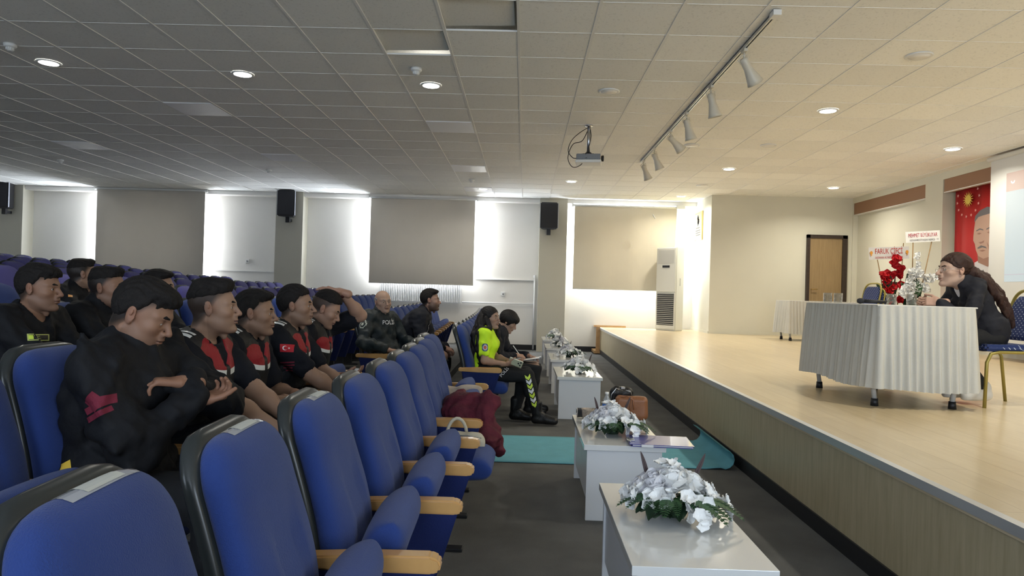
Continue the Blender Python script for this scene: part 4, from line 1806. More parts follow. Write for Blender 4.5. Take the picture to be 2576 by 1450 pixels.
    for s_, key in ((1, 'L'), (-1, 'R')):
        hk = p['hand' + key]
        if len(hk) > 1:
            d, n = hk[1], hk[2]
            curl = hk[3] if len(hk) > 3 else .35
            opt = hk[4] if len(hk) > 4 else {}
            # thumb side: left hand, palm down (n=-z), fingers forward (+x): thumb points to the right (-y): n x d = (-z)x(x) = -y
            vv = build_hand(WR[s_], d, n, s_, curl, .0042 if not far else .005, sc=(.9 if fem else 1.0) * p.get('hand_sc', 1.0), **opt)
            parts.append(vv)
            cc = np.tile(np.array(sk) * np.array((1.0, .92, .9)), (len(vv[0]), 1))
            cols.append(cc)
    body = obj('body', np_mesh('body', parts, M_skin, np.concatenate(cols)), None, root)
    # ---- hair, brows, eyes
    hm = p.get('hairm', M_hair)
    if hh['hair']:
        hair_parts = [hh['hair']]
        if p.get('locks'):
            LF = Field(np.array(list(H)) - .75, np.array(list(H)) + np.array((.2, .25, .2)), .010)
            for (pts_, ra, rb) in p['locks']:
                q = [H + R3 @ Vector(pts_[0])] + [H + Vector(v) for v in pts_[1:]]
                for i in range(len(q) - 1):
                    t0, t1 = i / (len(q) - 1), (i + 1) / (len(q) - 1)
                    LF.cap(q[i], q[i + 1], lerp(ra, rb, t0), lerp(ra, rb, t1), k=.015)
            g = np.meshgrid(*LF.ax, indexing='ij')
            LF.V = LF.V + .004 * np.sin(g[1] * 160 + 2 * np.sin(g[2] * 26)) + .004 * np.sin(g[0] * 150 + 2.5 * np.sin(g[2] * 30 + 1))
            hair_parts.append(LF.mesh())
        obj('hair', np_mesh('hair', hair_parts, hm), None, root)
    obj('eyebrows', np_mesh('eyebrows', [hh['brow']], hm), None, root)
    for (ec, gd, er) in hh['eyes']:
        bm = bmesh.new()
        lathe(bm, [(.0001, 1), (.16, .985), (.34, .94), (.44, .898), (.62, .785), (.8, .6), (.92, .39), (1, 0), (.92, -.39), (.7, -.71), (.0001, -1)], 16, mi=0)
        z = gd
        M = frame(ec, z, (0, 0, 1) if abs(z.z) < .9 else (1, 0, 0)) @ Matrix.Scale(er, 4)
        for f in bm.faces:
            cz = sum(v.co.z for v in f.verts) / len(f.verts)
            f.material_index = 1 if cz > .89 else 0
        for v in bm.verts:
            v.co = M @ v.co
        obj('eye', bm, [M_eye, M_iris], root)
    # ---- clothes
    cl = p['clothes']
    out = dict(root=root, body=body, H=H, R=R3, N=N, SH=SH, EL=EL, WR=WR, Cc=Cc, W=W, P=P, fwd=fwd, lft=lft, U=U, KN=KN, AN=AN)
    cr = .010 if not far else .012
    # trousers
    F = Field(lo, hi, cr)
    torso(F, .010)
    legs(F, .010, .014 * p.get('loose', 1), .93)
    up = dirv(lean)
    F.wrinkle(.0035, 34, 5)
    F.plane(P + up * .10, up)
    out['trousers'] = np_mesh('trousers', [F.mesh()], cl.get('trouser_m', M_trouser))
    obj('trousers', out['trousers'], None, root)
    # shoes
    for s_ in (1, -1):
        F = Field(AN[s_] - Vector((.16, .14, .2)), AN[s_] + Vector((.32, .14, .18)), .007)
        t = Vector(p.get('toe', {}).get(s_, (.15, 0, -.055)))
        A = AN[s_]
        bsh = cl.get('boot', .08)
        F.cap(A + Vector((0, 0, bsh)), A - Vector((0, 0, .02)), .050, .046, k=.02)
        F.cap(A + Vector((-.02, 0, -.045)), A + t, .042, .036, k=.02)
        F.cap(A + t * .6 + Vector((0, 0, -.01)), A + t * 1.05 - Vector((0, 0, .0)), .042, .036, k=.02)
        F.cap(A + Vector((0, 0, .03)), A + t * .6, .040, .034, k=.02)
        base = A.z - .085 if not p.get('footfree') else A.z - .09
        F.plane((0, 0, A.z - .088), (0, 0, -1))
        o = obj(cl.get('shoe_name', 'boot'), np_mesh('boot', [F.mesh()], cl.get('shoe_m', M_boot)), None, root)
        out[('shoe', s_)] = o
    # upper garment
    F = Field(lo, hi, cr)
    g = cl.get('g', .018)
    torso(F, g)
    for s_ in (1, -1):
        arm(F, s_, cl.get('ga', g) * .9, cl.get('gb', g) * .9, upto=cl.get('sleeve', 1.93), kk=.035)
    sl = cl.get('sleeve', 1.93)
    if cl.get('hem'):
        F.ell(P + Vector((.02, 0, .04)), (.165 * b, .195 * b, .15), R=tR, k=.05)
    V0 = F.V.copy()
    F.wrinkle(cl.get('wr', .005) * 1.5, cl.get('wf', 32), cl.get('seed', 1))
    F.wrinkle(cl.get('wr', .005) * .7, cl.get('wf', 32) * 2.3, cl.get('seed', 1) + 50)
    F.V = np.minimum(F.V, V0 + max(.004, min(g, cl.get('gb', g)) - .007))
    if sl <= 1 and sl > .3:
        for s_ in (1, -1):
            if sl <= 1:
                a, dd = lerp(SH[s_], EL[s_], sl), (EL[s_] - SH[s_]).normalized()
            else:
                a, dd = lerp(EL[s_], WR[s_], sl - 1), (WR[s_] - EL[s_]).normalized()
            # cut the sleeve end flat
            F.cap(a + dd * .045, a + dd * .075, .045, .045, k=.004, op='sub')
    if cl.get('collar'):
        ch = cl['collar']
        nn = (H - N).normalized()
        F.cap(N - nn * .01, N + nn * ch, .072 + g * .3, .076, k=.02)
        F.cap(N + nn * (ch * .5) + fwd * .02, N + nn * (ch + .08) + fwd * .03, .052, .062, k=.006, op='sub')
    else:
        nn = (H - N).normalized()
        F.cap(N + nn * .02 + fwd * .02, N + nn * .1 + fwd * .02, .066, .07, k=.01, op='sub')
    if cl.get('vneck'):
        F.cap(N + fwd * .06 + Vector((0, 0, -.02)), Cc + fwd * .15 + Vector((0, 0, cl['vneck'])), .045, .012, k=.01, op='sub')
    v, f = F.mesh()
    out['top'] = np_mesh(cl.get('top_name', 'jacket'), [(v, f)], cl.get('top_m', M_jacket))
    obj(cl.get('top_name', 'jacket'), out['top'], None, root)
    if cl.get('under'):
        F = Field(lo, hi, cr)
        torso(F, .001)
        F.wrinkle(.001, 32, 9)
        nn = (H - N).normalized()
        F.cap(N + nn * .015 + fwd * .02, N + nn * .1 + fwd * .02, .060, .07, k=.01, op='sub')
        obj('shirt', np_mesh('shirt', [F.mesh()], cl['under']), None, root)
    if cl.get('vest'):
        F = Field(lo, hi, cr)
        torso(F, g + .012)
        F.ell(Cc + fwd * .04, (.11, .15, .16), R=tR, k=.03)
        F.wrinkle(.004, 36, 11)
        nn = (H - N).normalized()
        F.cap(N + nn * .0 + fwd * .03, N + nn * .1 + fwd * .03, .075, .09, k=.01, op='sub')
        F.cap(N + fwd * .05 - Vector((0, 0, .02)), Cc + fwd * .15 + Vector((0, 0, .10)), .05, .03, k=.01, op='sub')
        for s_ in (1, -1):
            F.cap(SH[s_] + lft * s_ * .03, SH[s_] + lft * s_ * .03 - Vector((0, 0, .14)), .075, .06, k=.015, op='sub')
        F.plane(W - dirv(lean) * .04, -up)
        out['vest'] = np_mesh('vest', [F.mesh()], cl['vest'])
        obj('vest', out['vest'], None, root)
    out['bvh'] = bvh_of(out['top'], *([out['vest']] if cl.get('vest') else []))
    out['R3'] = R3
    return out
# ------------------------------------------------------------------ low white tables with flowers
M_lac = mat('white gloss laminate', (.72, .73, .72), .16, coat=.6)
M_lac2 = mat('white satin laminate', (.66, .67, .68), .35)
tables_y = [(2.30, 'nearest the camera, flowers at its centre'), (4.12, 'second, with a bottle, flowers and folder'), (7.42, 'third, just beyond the turquoise runner'),
            (9.30, 'fourth from the camera'), (11.15, 'fifth from the camera'), (13.1, 'last one, near the window wall')]


def low_table():
    t = thing('coffee_table', 'x', 'low table')
    box('table_top', 0, .49, 0, 1.0, .425, .458, M_lac, t, .002)
    box('end_panel', .02, .47, .02, .045, 0, .425, M_lac2, t, .001)
    box('end_panel', .02, .47, .955, .98, 0, .425, M_lac2, t, .001)
    box('side_panel', .03, .05, .045, .955, .10, .425, M_lac2, t, .001)
    return t


proto = low_table()
pk = list(proto.children)
TAB = []
for k, (y, d) in enumerate(tables_y):
    o = proto if k == 0 else copy_tree(proto, children=pk)
    o.location = (.385, y, 0)
    tag(o, 'white glossy low table in front of the stage, ' + d, 'low table', 'low tables along the front row')
    TAB.append(o)

# ------------------------------------------------------------------ flowers
M_petal = mat('white silk petal', (.90, .90, .88), .6, bump=.2, bscale=60)
M_petal_g = mat('pale grey silk petal', (.76, .75, .77), .6, bump=.2, bscale=60)
M_petal_red = mat('red silk petal', (.60, .012, .020), .55, bump=.2, bscale=60)
M_leaf = mat('green silk leaf', (.035, .09, .035), .5, var=.35, vscale=30)
M_leaf_d = mat('dark silk leaf', (.020, .045, .022), .5, var=.3, vscale=30)
M_leaf_p = mat('purple brown twig', (.07, .045, .045), .6)
M_stem = mat('stem', (.05, .09, .03), .6)
M_cane = mat('bamboo cane', (.28, .17, .07), .5)


def petal(bm, M, L, W, cup, curl, ruf=0.0, nu=5, nv=6, seed=0):
    """petal along +x of M, opening towards +z"""
    rr = random.Random(seed)
    ph = rr.uniform(0, 6)
    g = []
    for i in range(nv + 1):
        t = i / nv
        row = []
        w = W * (math.sin(PI * (.10 + .80 * t)) ** .8)
        for j in range(nu + 1):
            s = j / nu * 2 - 1
            x = L * t - abs(s) ** 2 * L * .12 * t
            y = w * s
            z = cup * (t ** 1.5) * L + curl * s * s * w + ruf * math.sin(s * 5 + ph) * t * t * L
            row.append(bm.verts.new(M @ Vector((x, y, z))))
        g.append(row)
    for i in range(nv):
        for j in range(nu):
            f = bm.faces.new((g[i][j], g[i][j + 1], g[i + 1][j + 1], g[i + 1][j]))
            f.smooth = True


def rose_mesh(seed=0):
    bm = bmesh.new()
    rr = random.Random(seed)
    for ring, (n, tilt, L, W, z, r) in enumerate(((3, 1.45, .034, .020, .010, .004), (4, 1.36, .038, .026, .006, .009), (5, 1.20, .042, .032, .002, .014), (5, .98, .046, .036, -.004, .018), (6, .62, .046, .036, -.008, .018))):
        for k in range(n):
            a = 2 * PI * k / n + ring * .7 + rr.uniform(-.1, .1)
            M = Matrix.Translation((0, 0, z)) @ Matrix.Rotation(a, 4, 'Z') @ Matrix.Translation((r, 0, 0)) @ Matrix.Rotation(-tilt + rr.uniform(-.1, .1), 4, 'Y')
            petal(bm, M, L, W, (.45, .40, .30, .10, -.15)[ring], .55, .02, seed=k + ring * 7)
    lathe(bm, [(.001, -.02), (.010, -.015), (.014, 0), (.008, .01), (.001, .012)], 10)
    me = bpy.data.meshes.new('rose')
    bm.to_mesh(me)
    bm.free()
    return me


def blossom_mesh(seed=0, n=5, L=.036, W=.021):
    """cluster of ruffled five petal flowers"""
    bm = bmesh.new()
    rr = random.Random(seed)
    for q in range(5):
        c = Vector((rr.uniform(-.03, .03), rr.uniform(-.03, .03), rr.uniform(0, .02)))
        o = Matrix.Translation(c) @ Euler((rr.uniform(-.7, .7), rr.uniform(-.7, .7), rr.uniform(0, 6))).to_matrix().to_4x4()
        for k in range(n):
            M = o @ Matrix.Rotation(2 * PI * k / n, 4, 'Z') @ Matrix.Rotation(-.35, 4, 'Y')
            petal(bm, M, L, W, .1, .3, .10, seed=k + 10 * q)
    me = bpy.data.meshes.new('blossom')
    bm.to_mesh(me)
    bm.free()
    return me


def fern_mesh(L=.17, n=15, w=.035, droop=.25):
    bm = bmesh.new()
    pts = [Vector((L * t, 0, .03 * math.sin(t * 2) - droop * L * t * t)) for t in [i / 10 for i in range(11)]]
    tube(bm, pts, [.0022 - .0015 * i / 10 for i in range(11)], 5)
    for k in range(n):
        t = .12 + .88 * k / n
        i = min(9, int(t * 10))
        p = pts[i].lerp(pts[i + 1], t * 10 - i)
        ww = w * math.sin(PI * min(1, .15 + t * .85)) ** .7
        for sg in (-1, 1):
            M = Matrix.Translation(p) @ Matrix.Rotation(sg * 1.0, 4, 'Z')
            petal(bm, M, ww, .0055, -.1, .2, 0, 2, 3)
    me = bpy.data.meshes.new('fern_leaf')
    bm.to_mesh(me)
    bm.free()
    return me


def leaf_mesh(L=.09, W=.028):
    bm = bmesh.new()
    petal(bm, Matrix.Identity(4), L, W, -.15, .35, .04, 6, 9)
    tube(bm, [(0, 0, 0), (-.03, 0, -.01)], .0018, 5)
    me = bpy.data.meshes.new('broad_leaf')
    bm.to_mesh(me)
    bm.free()
    return me


ME_rose = [rose_mesh(s) for s in (1, 2)]
ME_blos = [blossom_mesh(s) for s in (3, 4)]
ME_fern = fern_mesh()
ME_leaf = leaf_mesh()
ME_twig = fern_mesh(.12, 22, .010, -.1)
for me, m in ((ME_rose[0], M_petal), (ME_rose[1], M_petal_g), (ME_blos[0], M_petal), (ME_blos[1], M_petal), (ME_fern, M_leaf), (ME_leaf, M_leaf_d), (ME_twig, M_leaf_p)):
    me.materials.append(m)


def put(name, me, parent, loc, d, roll_=0, s=1.0):
    """z axis of me along d"""
    o = bpy.data.objects.new(name, me)
    C.objects.link(o)
    o.parent = parent
    q = Vector((0, 0, 1)).rotation_difference(Vector(d).normalized())
    o.matrix_local = Matrix.Translation(loc) @ q.to_matrix().to_4x4() @ Matrix.Rotation(roll_, 4, 'Z') @ Matrix.Scale(s, 4)
    return o


def putx(name, me, parent, loc, d, s=1.0, up=(0, 0, 1)):
    """x axis of me along d"""
    o = bpy.data.objects.new(name, me)
    C.objects.link(o)
    o.parent = parent
    x = Vector(d).normalized()
    z = Vector(up)
    z = (z - z.dot(x) * x).normalized()
    y = z.cross(x)
    o.matrix_local = Matrix(((x.x * s, y.x * s, z.x * s, loc[0]), (x.y * s, y.y * s, z.y * s, loc[1]), (x.z * s, y.z * s, z.z * s, loc[2]), (0, 0, 0, 1)))
    return o


def arrangement(seed):
    rr = random.Random(seed)
    t = thing('flower_arrangement', 'x', 'flowers')
    bm = bmesh.new()
    lathe(bm, [(.001, 0), (.035, 0), (.04, .01), (.035, .035), (.02, .055), (.001, .06)], 20)
    obj('base', bm, M_leaf_d, t)
    for (x, y, z, d, s, which) in ((.0, -.01, .115, (.0, -.35, 1), 1.15, 0), (-.055, -.01, .108, (-.5, -.5, 1), 1.0, 1), (.065, .02, .10, (.6, -.1, .8), 1.0, 0), (-.02, .06, .105, (-.1, .6, 1), .95, 0), (-.09, .02, .085, (-1, -.1, .7), .95, 1), (.05, .07, .09, (.5, .6, .8), .9, 0)):
        put('rose', ME_rose[which], t, (x, y, z), d, rr.uniform(0, 6), s * 1.25)
    for (x, y, z, d) in ((.0, .03, .16, (0, .2, 1)), (-.13, -.03, .07, (-1, -.3, .5)), (.04, -.10, .07, (.3, -1, .5)), (.12, -.05, .06, (1, -.6, .5)), (-.03, -.07, .075, (-.2, -.8, .6)), (.15, .04, .05, (1, .2, .4)),
                         (.07, -.17, .04, (.3, -1, .4)), (.09, -.12, .06, (.5, -1, .6)), (-.08, -.06, .08, (-.7, -.7, .6)), (.13, .0, .075, (1, 0, .8)), (-.14, .06, .05, (-1, .5, .5)), (-.02, .14, .05, (0, 1, .5)), (.18, -.02, .035, (1, 0, .5))):
        put('blossom', rr.choice(ME_blos), t, (x, y, z), d, rr.uniform(0, 6), rr.uniform(.75, 1.0))
    for a, s in ((-1.65, .85), (-1.9, 1.0), (-2.9, 1.1), (-.95, 1.35), (-.55, 1.4), (-2.4, .8), (-2.7, 1.0), (-2.1, .85), (-1.15, .9), (-.75, 1.25), (-.35, 1.2), (.3, 1.0), (2.6, 1.05), (1.6, .9)):
        putx('fern_leaf', ME_fern, t, (.03 * math.cos(a), .03 * math.sin(a), .075), (math.cos(a), math.sin(a), -.10), s)
    for a, s in ((-2.2, 1.5), (-1.6, 1.3), (-1.0, 1.3), (-.5, 1.3), (-2.6, 1.3), (-2.4, 1.0), (-1.8, 1.1), (-1.4, .9), (-.1, 1.0), (.8, 1), (2.1, 1), (3.0, .9)):
        putx('broad_leaf', ME_leaf, t, (.05 * math.cos(a), .05 * math.sin(a), .055), (math.cos(a), math.sin(a), -.05), s)
    for (x, y, dx) in ((-.07, .06, -.5), (.09, .07, .6)):
        putx('dry_twig', ME_twig, t, (x, y, .10), (dx, .3, 1.4), 1.0, up=(0, -1, .3))
    return t


pa = arrangement(5)
pak = list(pa.children)
for k, (y, d) in enumerate(tables_y):
    o = pa if k == 0 else copy_tree(pa, children=pak)
    o.location = (.63 + (.0, -.03, .02, .03, .0, -.01)[k], y + (.55, .36, .45, .50, .5, .5)[k], .4585)
    o.rotation_euler = (0, 0, (0, .25, -.5, .9, 2.0, -1.2)[k])
    o.scale = [(1.12, 1.05, 1.0, 1.0, 1.0, 1.0)[k]] * 3
    tag(o, 'white silk flower arrangement on the white low table ' + ('nearest the camera', 'with the bottle and folder', 'just beyond the turquoise runner', 'fourth from the camera', 'fifth from the camera', 'closest to the window wall')[k],
        'flowers', 'white flower arrangements on the low tables')

# things on the second table
t = thing('water_bottle', 'small clear water bottle with a blue label on the second low table', 'bottle', (.62, 4.98, .4585))
bm = bmesh.new()
lathe(bm, [(.001, 0), (.028, 0), (.031, .006), (.031, .05), (.029, .055), (.031, .06), (.031, .115), (.029, .125), (.022, .15), (.013, .165), (.012, .182), (.001, .182)], 28)
M_pet = mat('clear plastic', (.93, .96, .98), .08, trans=.8, ior=1.1)
obj('bottle_body', bm, M_pet, t)
bm = bmesh.new()
lathe(bm, [(.0315, .065), (.0318, .066), (.0318, .109), (.0315, .11)], 28, cap=False)
obj('label', bm, mat('blue label', (.04, .16, .55), .4), t)
bm = bmesh.new()
lathe(bm, [(.0322, .082), (.0322, .098)], 28, cap=False)
obj('label_band', bm, mat('pale blue label', (.55, .68, .85), .4), t)
bm = bmesh.new()
lathe(bm, [(.001, .180), (.0145, .180), (.0145, .196), (.001, .196)], 20)
obj('cap', bm, M_white_pl, t)
t = thing('paper_cup', 'beige printed paper cup on the second low table, left of the flowers', 'cup', (.47, 4.82, .4585))
bm = bmesh.new()
lathe(bm, [(.001, .001), (.030, .001), (.031, 0), (.043, .092), (.045, .094), (.045, .098), (.042, .098), (.041, .092), (.029, .006), (.001, .006)], 28, cap=False)
obj('cup_wall', bm, mat('kraft print', (.50, .42, .34), .7, var=.35, vscale=45), t)
t = thing('glasses_case', 'dark grey cylindrical case lying behind the paper cup', 'case', (.42, 5.02, .4585))
bm = bmesh.new()
tube(bm, [(-.01, -.005, .036), (.15, .01, .036)], .034, 20)
obj('case_body', bm, mat('dark grey leather', (.035, .036, .038), .4), t)
bm = bmesh.new()
tube(bm, [(-.012, -.03 + .03 * math.cos(a), .04 + .03 * math.sin(a)) for a in [k * .5 for k in range(13)]], .003, 6)
obj('strap_loop', bm, M_steel, t)

# brown handbag and black bag
t = thing('brown_handbag', 'tan brown leather handbag standing at the far right end of the second table', 'handbag', (.80, 5.0, .4585), -.15)
M_tan = mat('tan leather', (.26, .105, .045), .42, bump=.12, bscale=120)
F = Field((-.16, -.08, -.02), (.16, .08, .22), .005)
F.box((0, 0, .085), (.118, .045, .085), rad=.035, k=.01)
F.wrinkle(.0015, 40, 3)
v, f = F.mesh()
obj('bag_body', np_mesh('bag_body', [(v, f)], M_tan), None, t)
bm = bmesh.new()
tube(bm, [(.0, -.047, .17), (-.005, -.052, .10), (.0, -.052, .03)], .006, 8)
tube(bm, [(-.10, -.02, .155), (-.03, -.05, .172), (.01, -.052, .15), (.02, -.055, .08)], .005, 8)
obj('strap', bm, M_tan, t)
bm = bmesh.new()
tube(bm, [(-.05, -.07, .035), (.03, -.085, .03)], .014, 10)
obj('tassel', bm, M_tan, t)
bm = bmesh.new()
lathe(bm, [(.012, -.004), (.016, 0), (.012, .004)], 14, (.028, -.09, .03))
obj('buckle', bm, mat('brass', (.6, .42, .18), .3, metal=1), t)
t = thing('black_handbag', 'black leather bag with chrome zip lying on the brown handbag end of the table', 'handbag', (.74, 5.10, .4585), .2)
F = Field((-.13, -.08, -.02), (.13, .08, .30), .005)
F.box((0, 0, .10), (.085, .030, .10), rad=.025, k=.01)
F.ell((-.03, 0, .19), (.045, .022, .04), k=.03)
F.ell((.035, 0, .185), (.045, .022, .035), k=.03)
F.wrinkle(.003, 45, 6)
obj('bag_body', np_mesh('bag_body', [F.mesh()], M_boot_leather if 'M_boot_leather' in globals() else mat('black bag leather', (.012, .012, .013), .35, bump=.4, bscale=60)), None, t)
bm = bmesh.new()
tube(bm, [(-.09, -.02, .10), (-.085, -.03, .17), (-.05, -.03, .215), (-.02, -.03, .20)], .004, 6)
tube(bm, [(.02, -.03, .2), (.06, -.03, .19), (.082, -.03, .13)], .004, 6)
obj('zip', bm, M_steel, t)
bm = bmesh.new()
bx(bm, -.012, .02, -.03, .0, .205, .225, .004)
obj('clasp', bm, M_steel, t)

# blue folder
t = thing('clip_folder', 'blue violet clip folder lying across the front edge of the second table', 'folder', (.80, 4.22, .4595), 0)
box('cover', -.14, .24, -.13, .15, .012, .016, mat('blue violet vinyl', (.10, .10, .34), .3, coat=.4), t, .001)
box('back_cover', -.13, .235, -.125, .145, 0, .004, mat('blue violet vinyl', (.10, .10, .34), .3, coat=.4), t, .001)
box('papers', -.12, .23, -.12, .14, .0045, .0115, mat('paper', (.8, .8, .8), .7), t)
bm = bmesh.new()
tube(bm, [(-.13, -.09, .02), (-.15, -.02, .022), (-.13, .05, .02)], .004, 6)
bx(bm, -.138, -.10, -.05, .02, .016, .022, .002)
obj('clip', bm, M_steel, t)
box('label_strip', -.07, -.0, -.1335, -.1305, .001, .015, M_whitepaper if 'M_whitepaper' in globals() else mat('paper', (.8, .8, .8), .7), t)
t.rotation_euler = (0, 0, -.06)

# ------------------------------------------------------------------ turquoise runner
M_turq = mat('turquoise felt', (.14, .40, .48), .9, bump=.5, bscale=300, var=.07, vscale=6)
bm = bmesh.new()
nx_, ny_ = 90, 14
g = []
for i in range(nx_ + 1):
    s = -1.5 + 3.35 * i / nx_        # length along the runner
    row = []
    for j in range(ny_ + 1):
        v = j / ny_
        y0, y1 = 5.47, 6.48
        y = y0 + (y1 - y0) * v + .04 * max(0, s - .8) * (v - .5)
        if s < 1.62:
            x = s
            z = .004 + (.012 * max(0, math.sin((s - 1.0) * 13 + v * 2.2)) * max(0, min(1, (s - .95) * 3)) * (1 - v * .6) if s > .95 else 0)
        else:
            a = (s - 1.62) / .075
            x = 1.62 + .075 * math.sin(min(a, 5))
            z = .006 + .075 * (1 - math.cos(min(a, 5)))
        if s < -.29 + 0 * v:
            x = s
        row.append((x, y, z))
    g.append(row)
lo_ = [[bm.verts.new(p) for p in row] for row in g]
hi_ = [[bm.verts.new((p[0], p[1], p[2] + .004)) for p in row] for row in g]
for i in range(nx_):
    for j in range(ny_):
        bm.faces.new((hi_[i][j], hi_[i + 1][j], hi_[i + 1][j + 1], hi_[i][j + 1])).smooth = True
        bm.faces.new((lo_[i][j + 1], lo_[i + 1][j + 1], lo_[i + 1][j], lo_[i][j])).smooth = True
for i in range(nx_):
    bm.faces.new((lo_[i][0], lo_[i + 1][0], hi_[i + 1][0], hi_[i][0]))
    bm.faces.new((lo_[i + 1][ny_], lo_[i][ny_], hi_[i][ny_], hi_[i + 1][ny_]))
o = obj('carpet_runner', bm, M_turq)
tag(o, 'turquoise felt runner lying across the aisle, its end curled up against the stage', 'runner')

# ------------------------------------------------------------------ clothes and bag left on the seats
def draped(name, label, cat, F, m, loc):
    t = thing(name, label, cat, loc)
    v, f = F.mesh()
    v = smooth_mesh(v, f, 1, .3)
    obj('cloth', np_mesh(name, [(v, f)], m), None, t)
    return t


F = Field((-.35, -.30, .25), (.30, .30, .85), .0085)
F.cap((-.18, .16, .62), (.06, -.03, .63), .055, .07, k=.05)
F.ell((-.12, .06, .58), (.13, .12, .10), k=.05)
F.cap((-.05, .02, .56), (.08, -.10, .42), .085, .07, k=.05)
F.cap((.0, -.05, .52), (.06, -.18, .42), .07, .05, k=.05)
F.cap((.03, .0, .50), (.13, -.04, .34), .06, .035, k=.04)
F.cap((-.16, .0, .52), (-.1, -.1, .47), .06, .06, k=.04)
F.wrinkle(.011, 42, 21)
F.wrinkle(.004, 95, 22)
draped('burgundy_coat', 'burgundy coat dumped over an armrest and seat of the near front row', 'coat', F, mat('burgundy wool', (.085, .008, .018), .85, bump=.5, bscale=60, var=.3, vscale=12), (SEATS[(0, 6)].location.x, SEATS[(0, 6)].location.y - .02, .02))
F = Field((-.35, -.12, .35), (.20, .16, .75), .008)
F.box((-.13, 0, .515), (.145, .046, .10), rad=.035, k=.02)
F.cap((-.30, 0, .60), (.0, 0, .607), .04, .035, k=.02)
F.box((-.12, -.04, .48), (.13, .018, .115), rad=.012, k=.02)
F.wrinkle(.006, 50, 30)
s_ = SEATS[(0, 8)]
t = draped('beige_coat', 'beige coat folded over the armrest of the last near front-row seat', 'coat', F, mat('beige cotton', (.42, .35, .28), .8, bump=.4, bscale=60, var=.1, vscale=12), (s_.location.x, s_.location.y - PITCH / 2, 0))
bm = bmesh.new()
lathe(bm, [(.001, 0), (.012, 0), (.012, .004), (.001, .004)], 14)
for v in bm.verts:
    v.co = Matrix.Translation((-.12, -.057, .53)) @ Matrix.Rotation(PI / 2, 4, 'X') @ v.co
obj('button', bm, M_dark_wood, t)
# pale bag under the coat
s_ = SEATS[(0, 5)]
t = thing('shoulder_bag', 'cream shoulder bag half covered by the burgundy coat', 'bag', (s_.location.x - .06, s_.location.y + .10, .42))
F = Field((-.16, -.12, -.03), (.16, .12, .18), .006)
F.box((0, 0, .06), (.10, .06, .06), rad=.045, k=.01)
F.wrinkle(.004, 45, 8)
M_cream = mat('cream canvas', (.50, .46, .36), .8, bump=.3, bscale=90)
obj('bag_body', np_mesh('bag_body', [F.mesh()], M_cream), None, t)
bm = bmesh.new()
P_ = [(-.065 - .055 * math.cos(q * .3), -.02 + .05 * q / 10, .10 + .10 * math.sin(q * .3)) for q in range(11)]
for dy in (0,):
    tube(bm, P_, .010, 8)
obj('strap', bm, M_cream, t)
bm = bmesh.new()
tube(bm, [(-.08, -.045, .11), (0, -.058, .115), (.08, -.045, .10)], .004, 6)
obj('zip', bm, mat('grey zip', (.2, .2, .19), .5), t)

# number tags taped on the three nearest seat tops (each is a part of its seat)
M_tape = mat('clear tape', (.45, .47, .52), .12, coat=.8)
M_tag = mat('white number paper', (.55, .56, .52), .6)
for k in range(3):
    S = SEATS[(0, k)]
    bv = bvh_of(SM['hi']['back'])
    M = frame((-.43, .03, .99), (.35, 0, 1), (0, 1, 0)) @ Matrix.Rotation(0, 4, 'Z')
    stick('tape', patch_mesh(.055, .22, 6, 14), bv, M, S, M_tape, .0015, .15)
    stick('number_tag', patch_mesh(.045, .12, 5, 10), bv, M, S, M_tag, .0025, .15)

# ------------------------------------------------------------------ stage: tables, skirts, chairs
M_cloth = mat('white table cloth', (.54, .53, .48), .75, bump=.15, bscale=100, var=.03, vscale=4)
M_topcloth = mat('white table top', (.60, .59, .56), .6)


def skirt(bm, x0, x1, y0, y1, zt, zb, amp=.019, per=.062, seed=0):
    rr = random.Random(seed)
    loop = []
    R_ = .045

    def corner(cx, cy, a0):
        return [(cx + R_ * math.cos(a0 + PI / 2 * k / 5), cy + R_ * math.sin(a0 + PI / 2 * k / 5), math.cos(a0 + PI / 2 * k / 5), math.sin(a0 + PI / 2 * k / 5)) for k in range(6)]

    def line(ax, ay, bx_, by_, nx, ny):
        L = math.hypot(bx_ - ax, by_ - ay)
        n = int(L / .008)
        return [(ax + (bx_ - ax) * k / n, ay + (by_ - ay) * k / n, nx, ny) for k in range(1, n)]
    loop += corner(x1 - R_, y1 - R_, 0) + line(x1 - R_, y1, x0 + R_, y1, 0, 1)
    loop += corner(x0 + R_, y1 - R_, PI / 2) + line(x0, y1 - R_, x0, y0 + R_, -1, 0)
    loop += corner(x0 + R_, y0 + R_, PI) + line(x0 + R_, y0, x1 - R_, y0, 0, -1)
    loop += corner(x1 - R_, y0 + R_, 1.5 * PI) + line(x1, y0 + R_, x1, y1 - R_, 1, 0)
    rings = []
    s = 0
    arc = []
    for k, p in enumerate(loop):
        arc.append(s)
        q = loop[(k + 1) % len(loop)]
        s += math.hypot(q[0] - p[0], q[1] - p[1])
    nz = 16
    for i in range(nz + 1):
        t = i / nz
        z = zt + (zb - zt) * t
        ring = []
        for p, a in zip(loop, arc):
            w = math.sin(2 * PI * a / per + 1.1 * math.sin(a * 5.3) + .7 * math.sin(a * 11)) + .35 * math.sin(2 * PI * a / per * .5 + 1.7 * t)
            d = (amp * (.22 + .78 * t ** .7)) * w + .035 * t
            ring.append((p[0] + p[2] * d, p[1] + p[3] * d, z + (.010 * math.sin(a * 7) * t if i == nz else 0)))
        rings.append(ring)
    loft(bm, rings, cap=False)
    # turned in top edge
    return loop


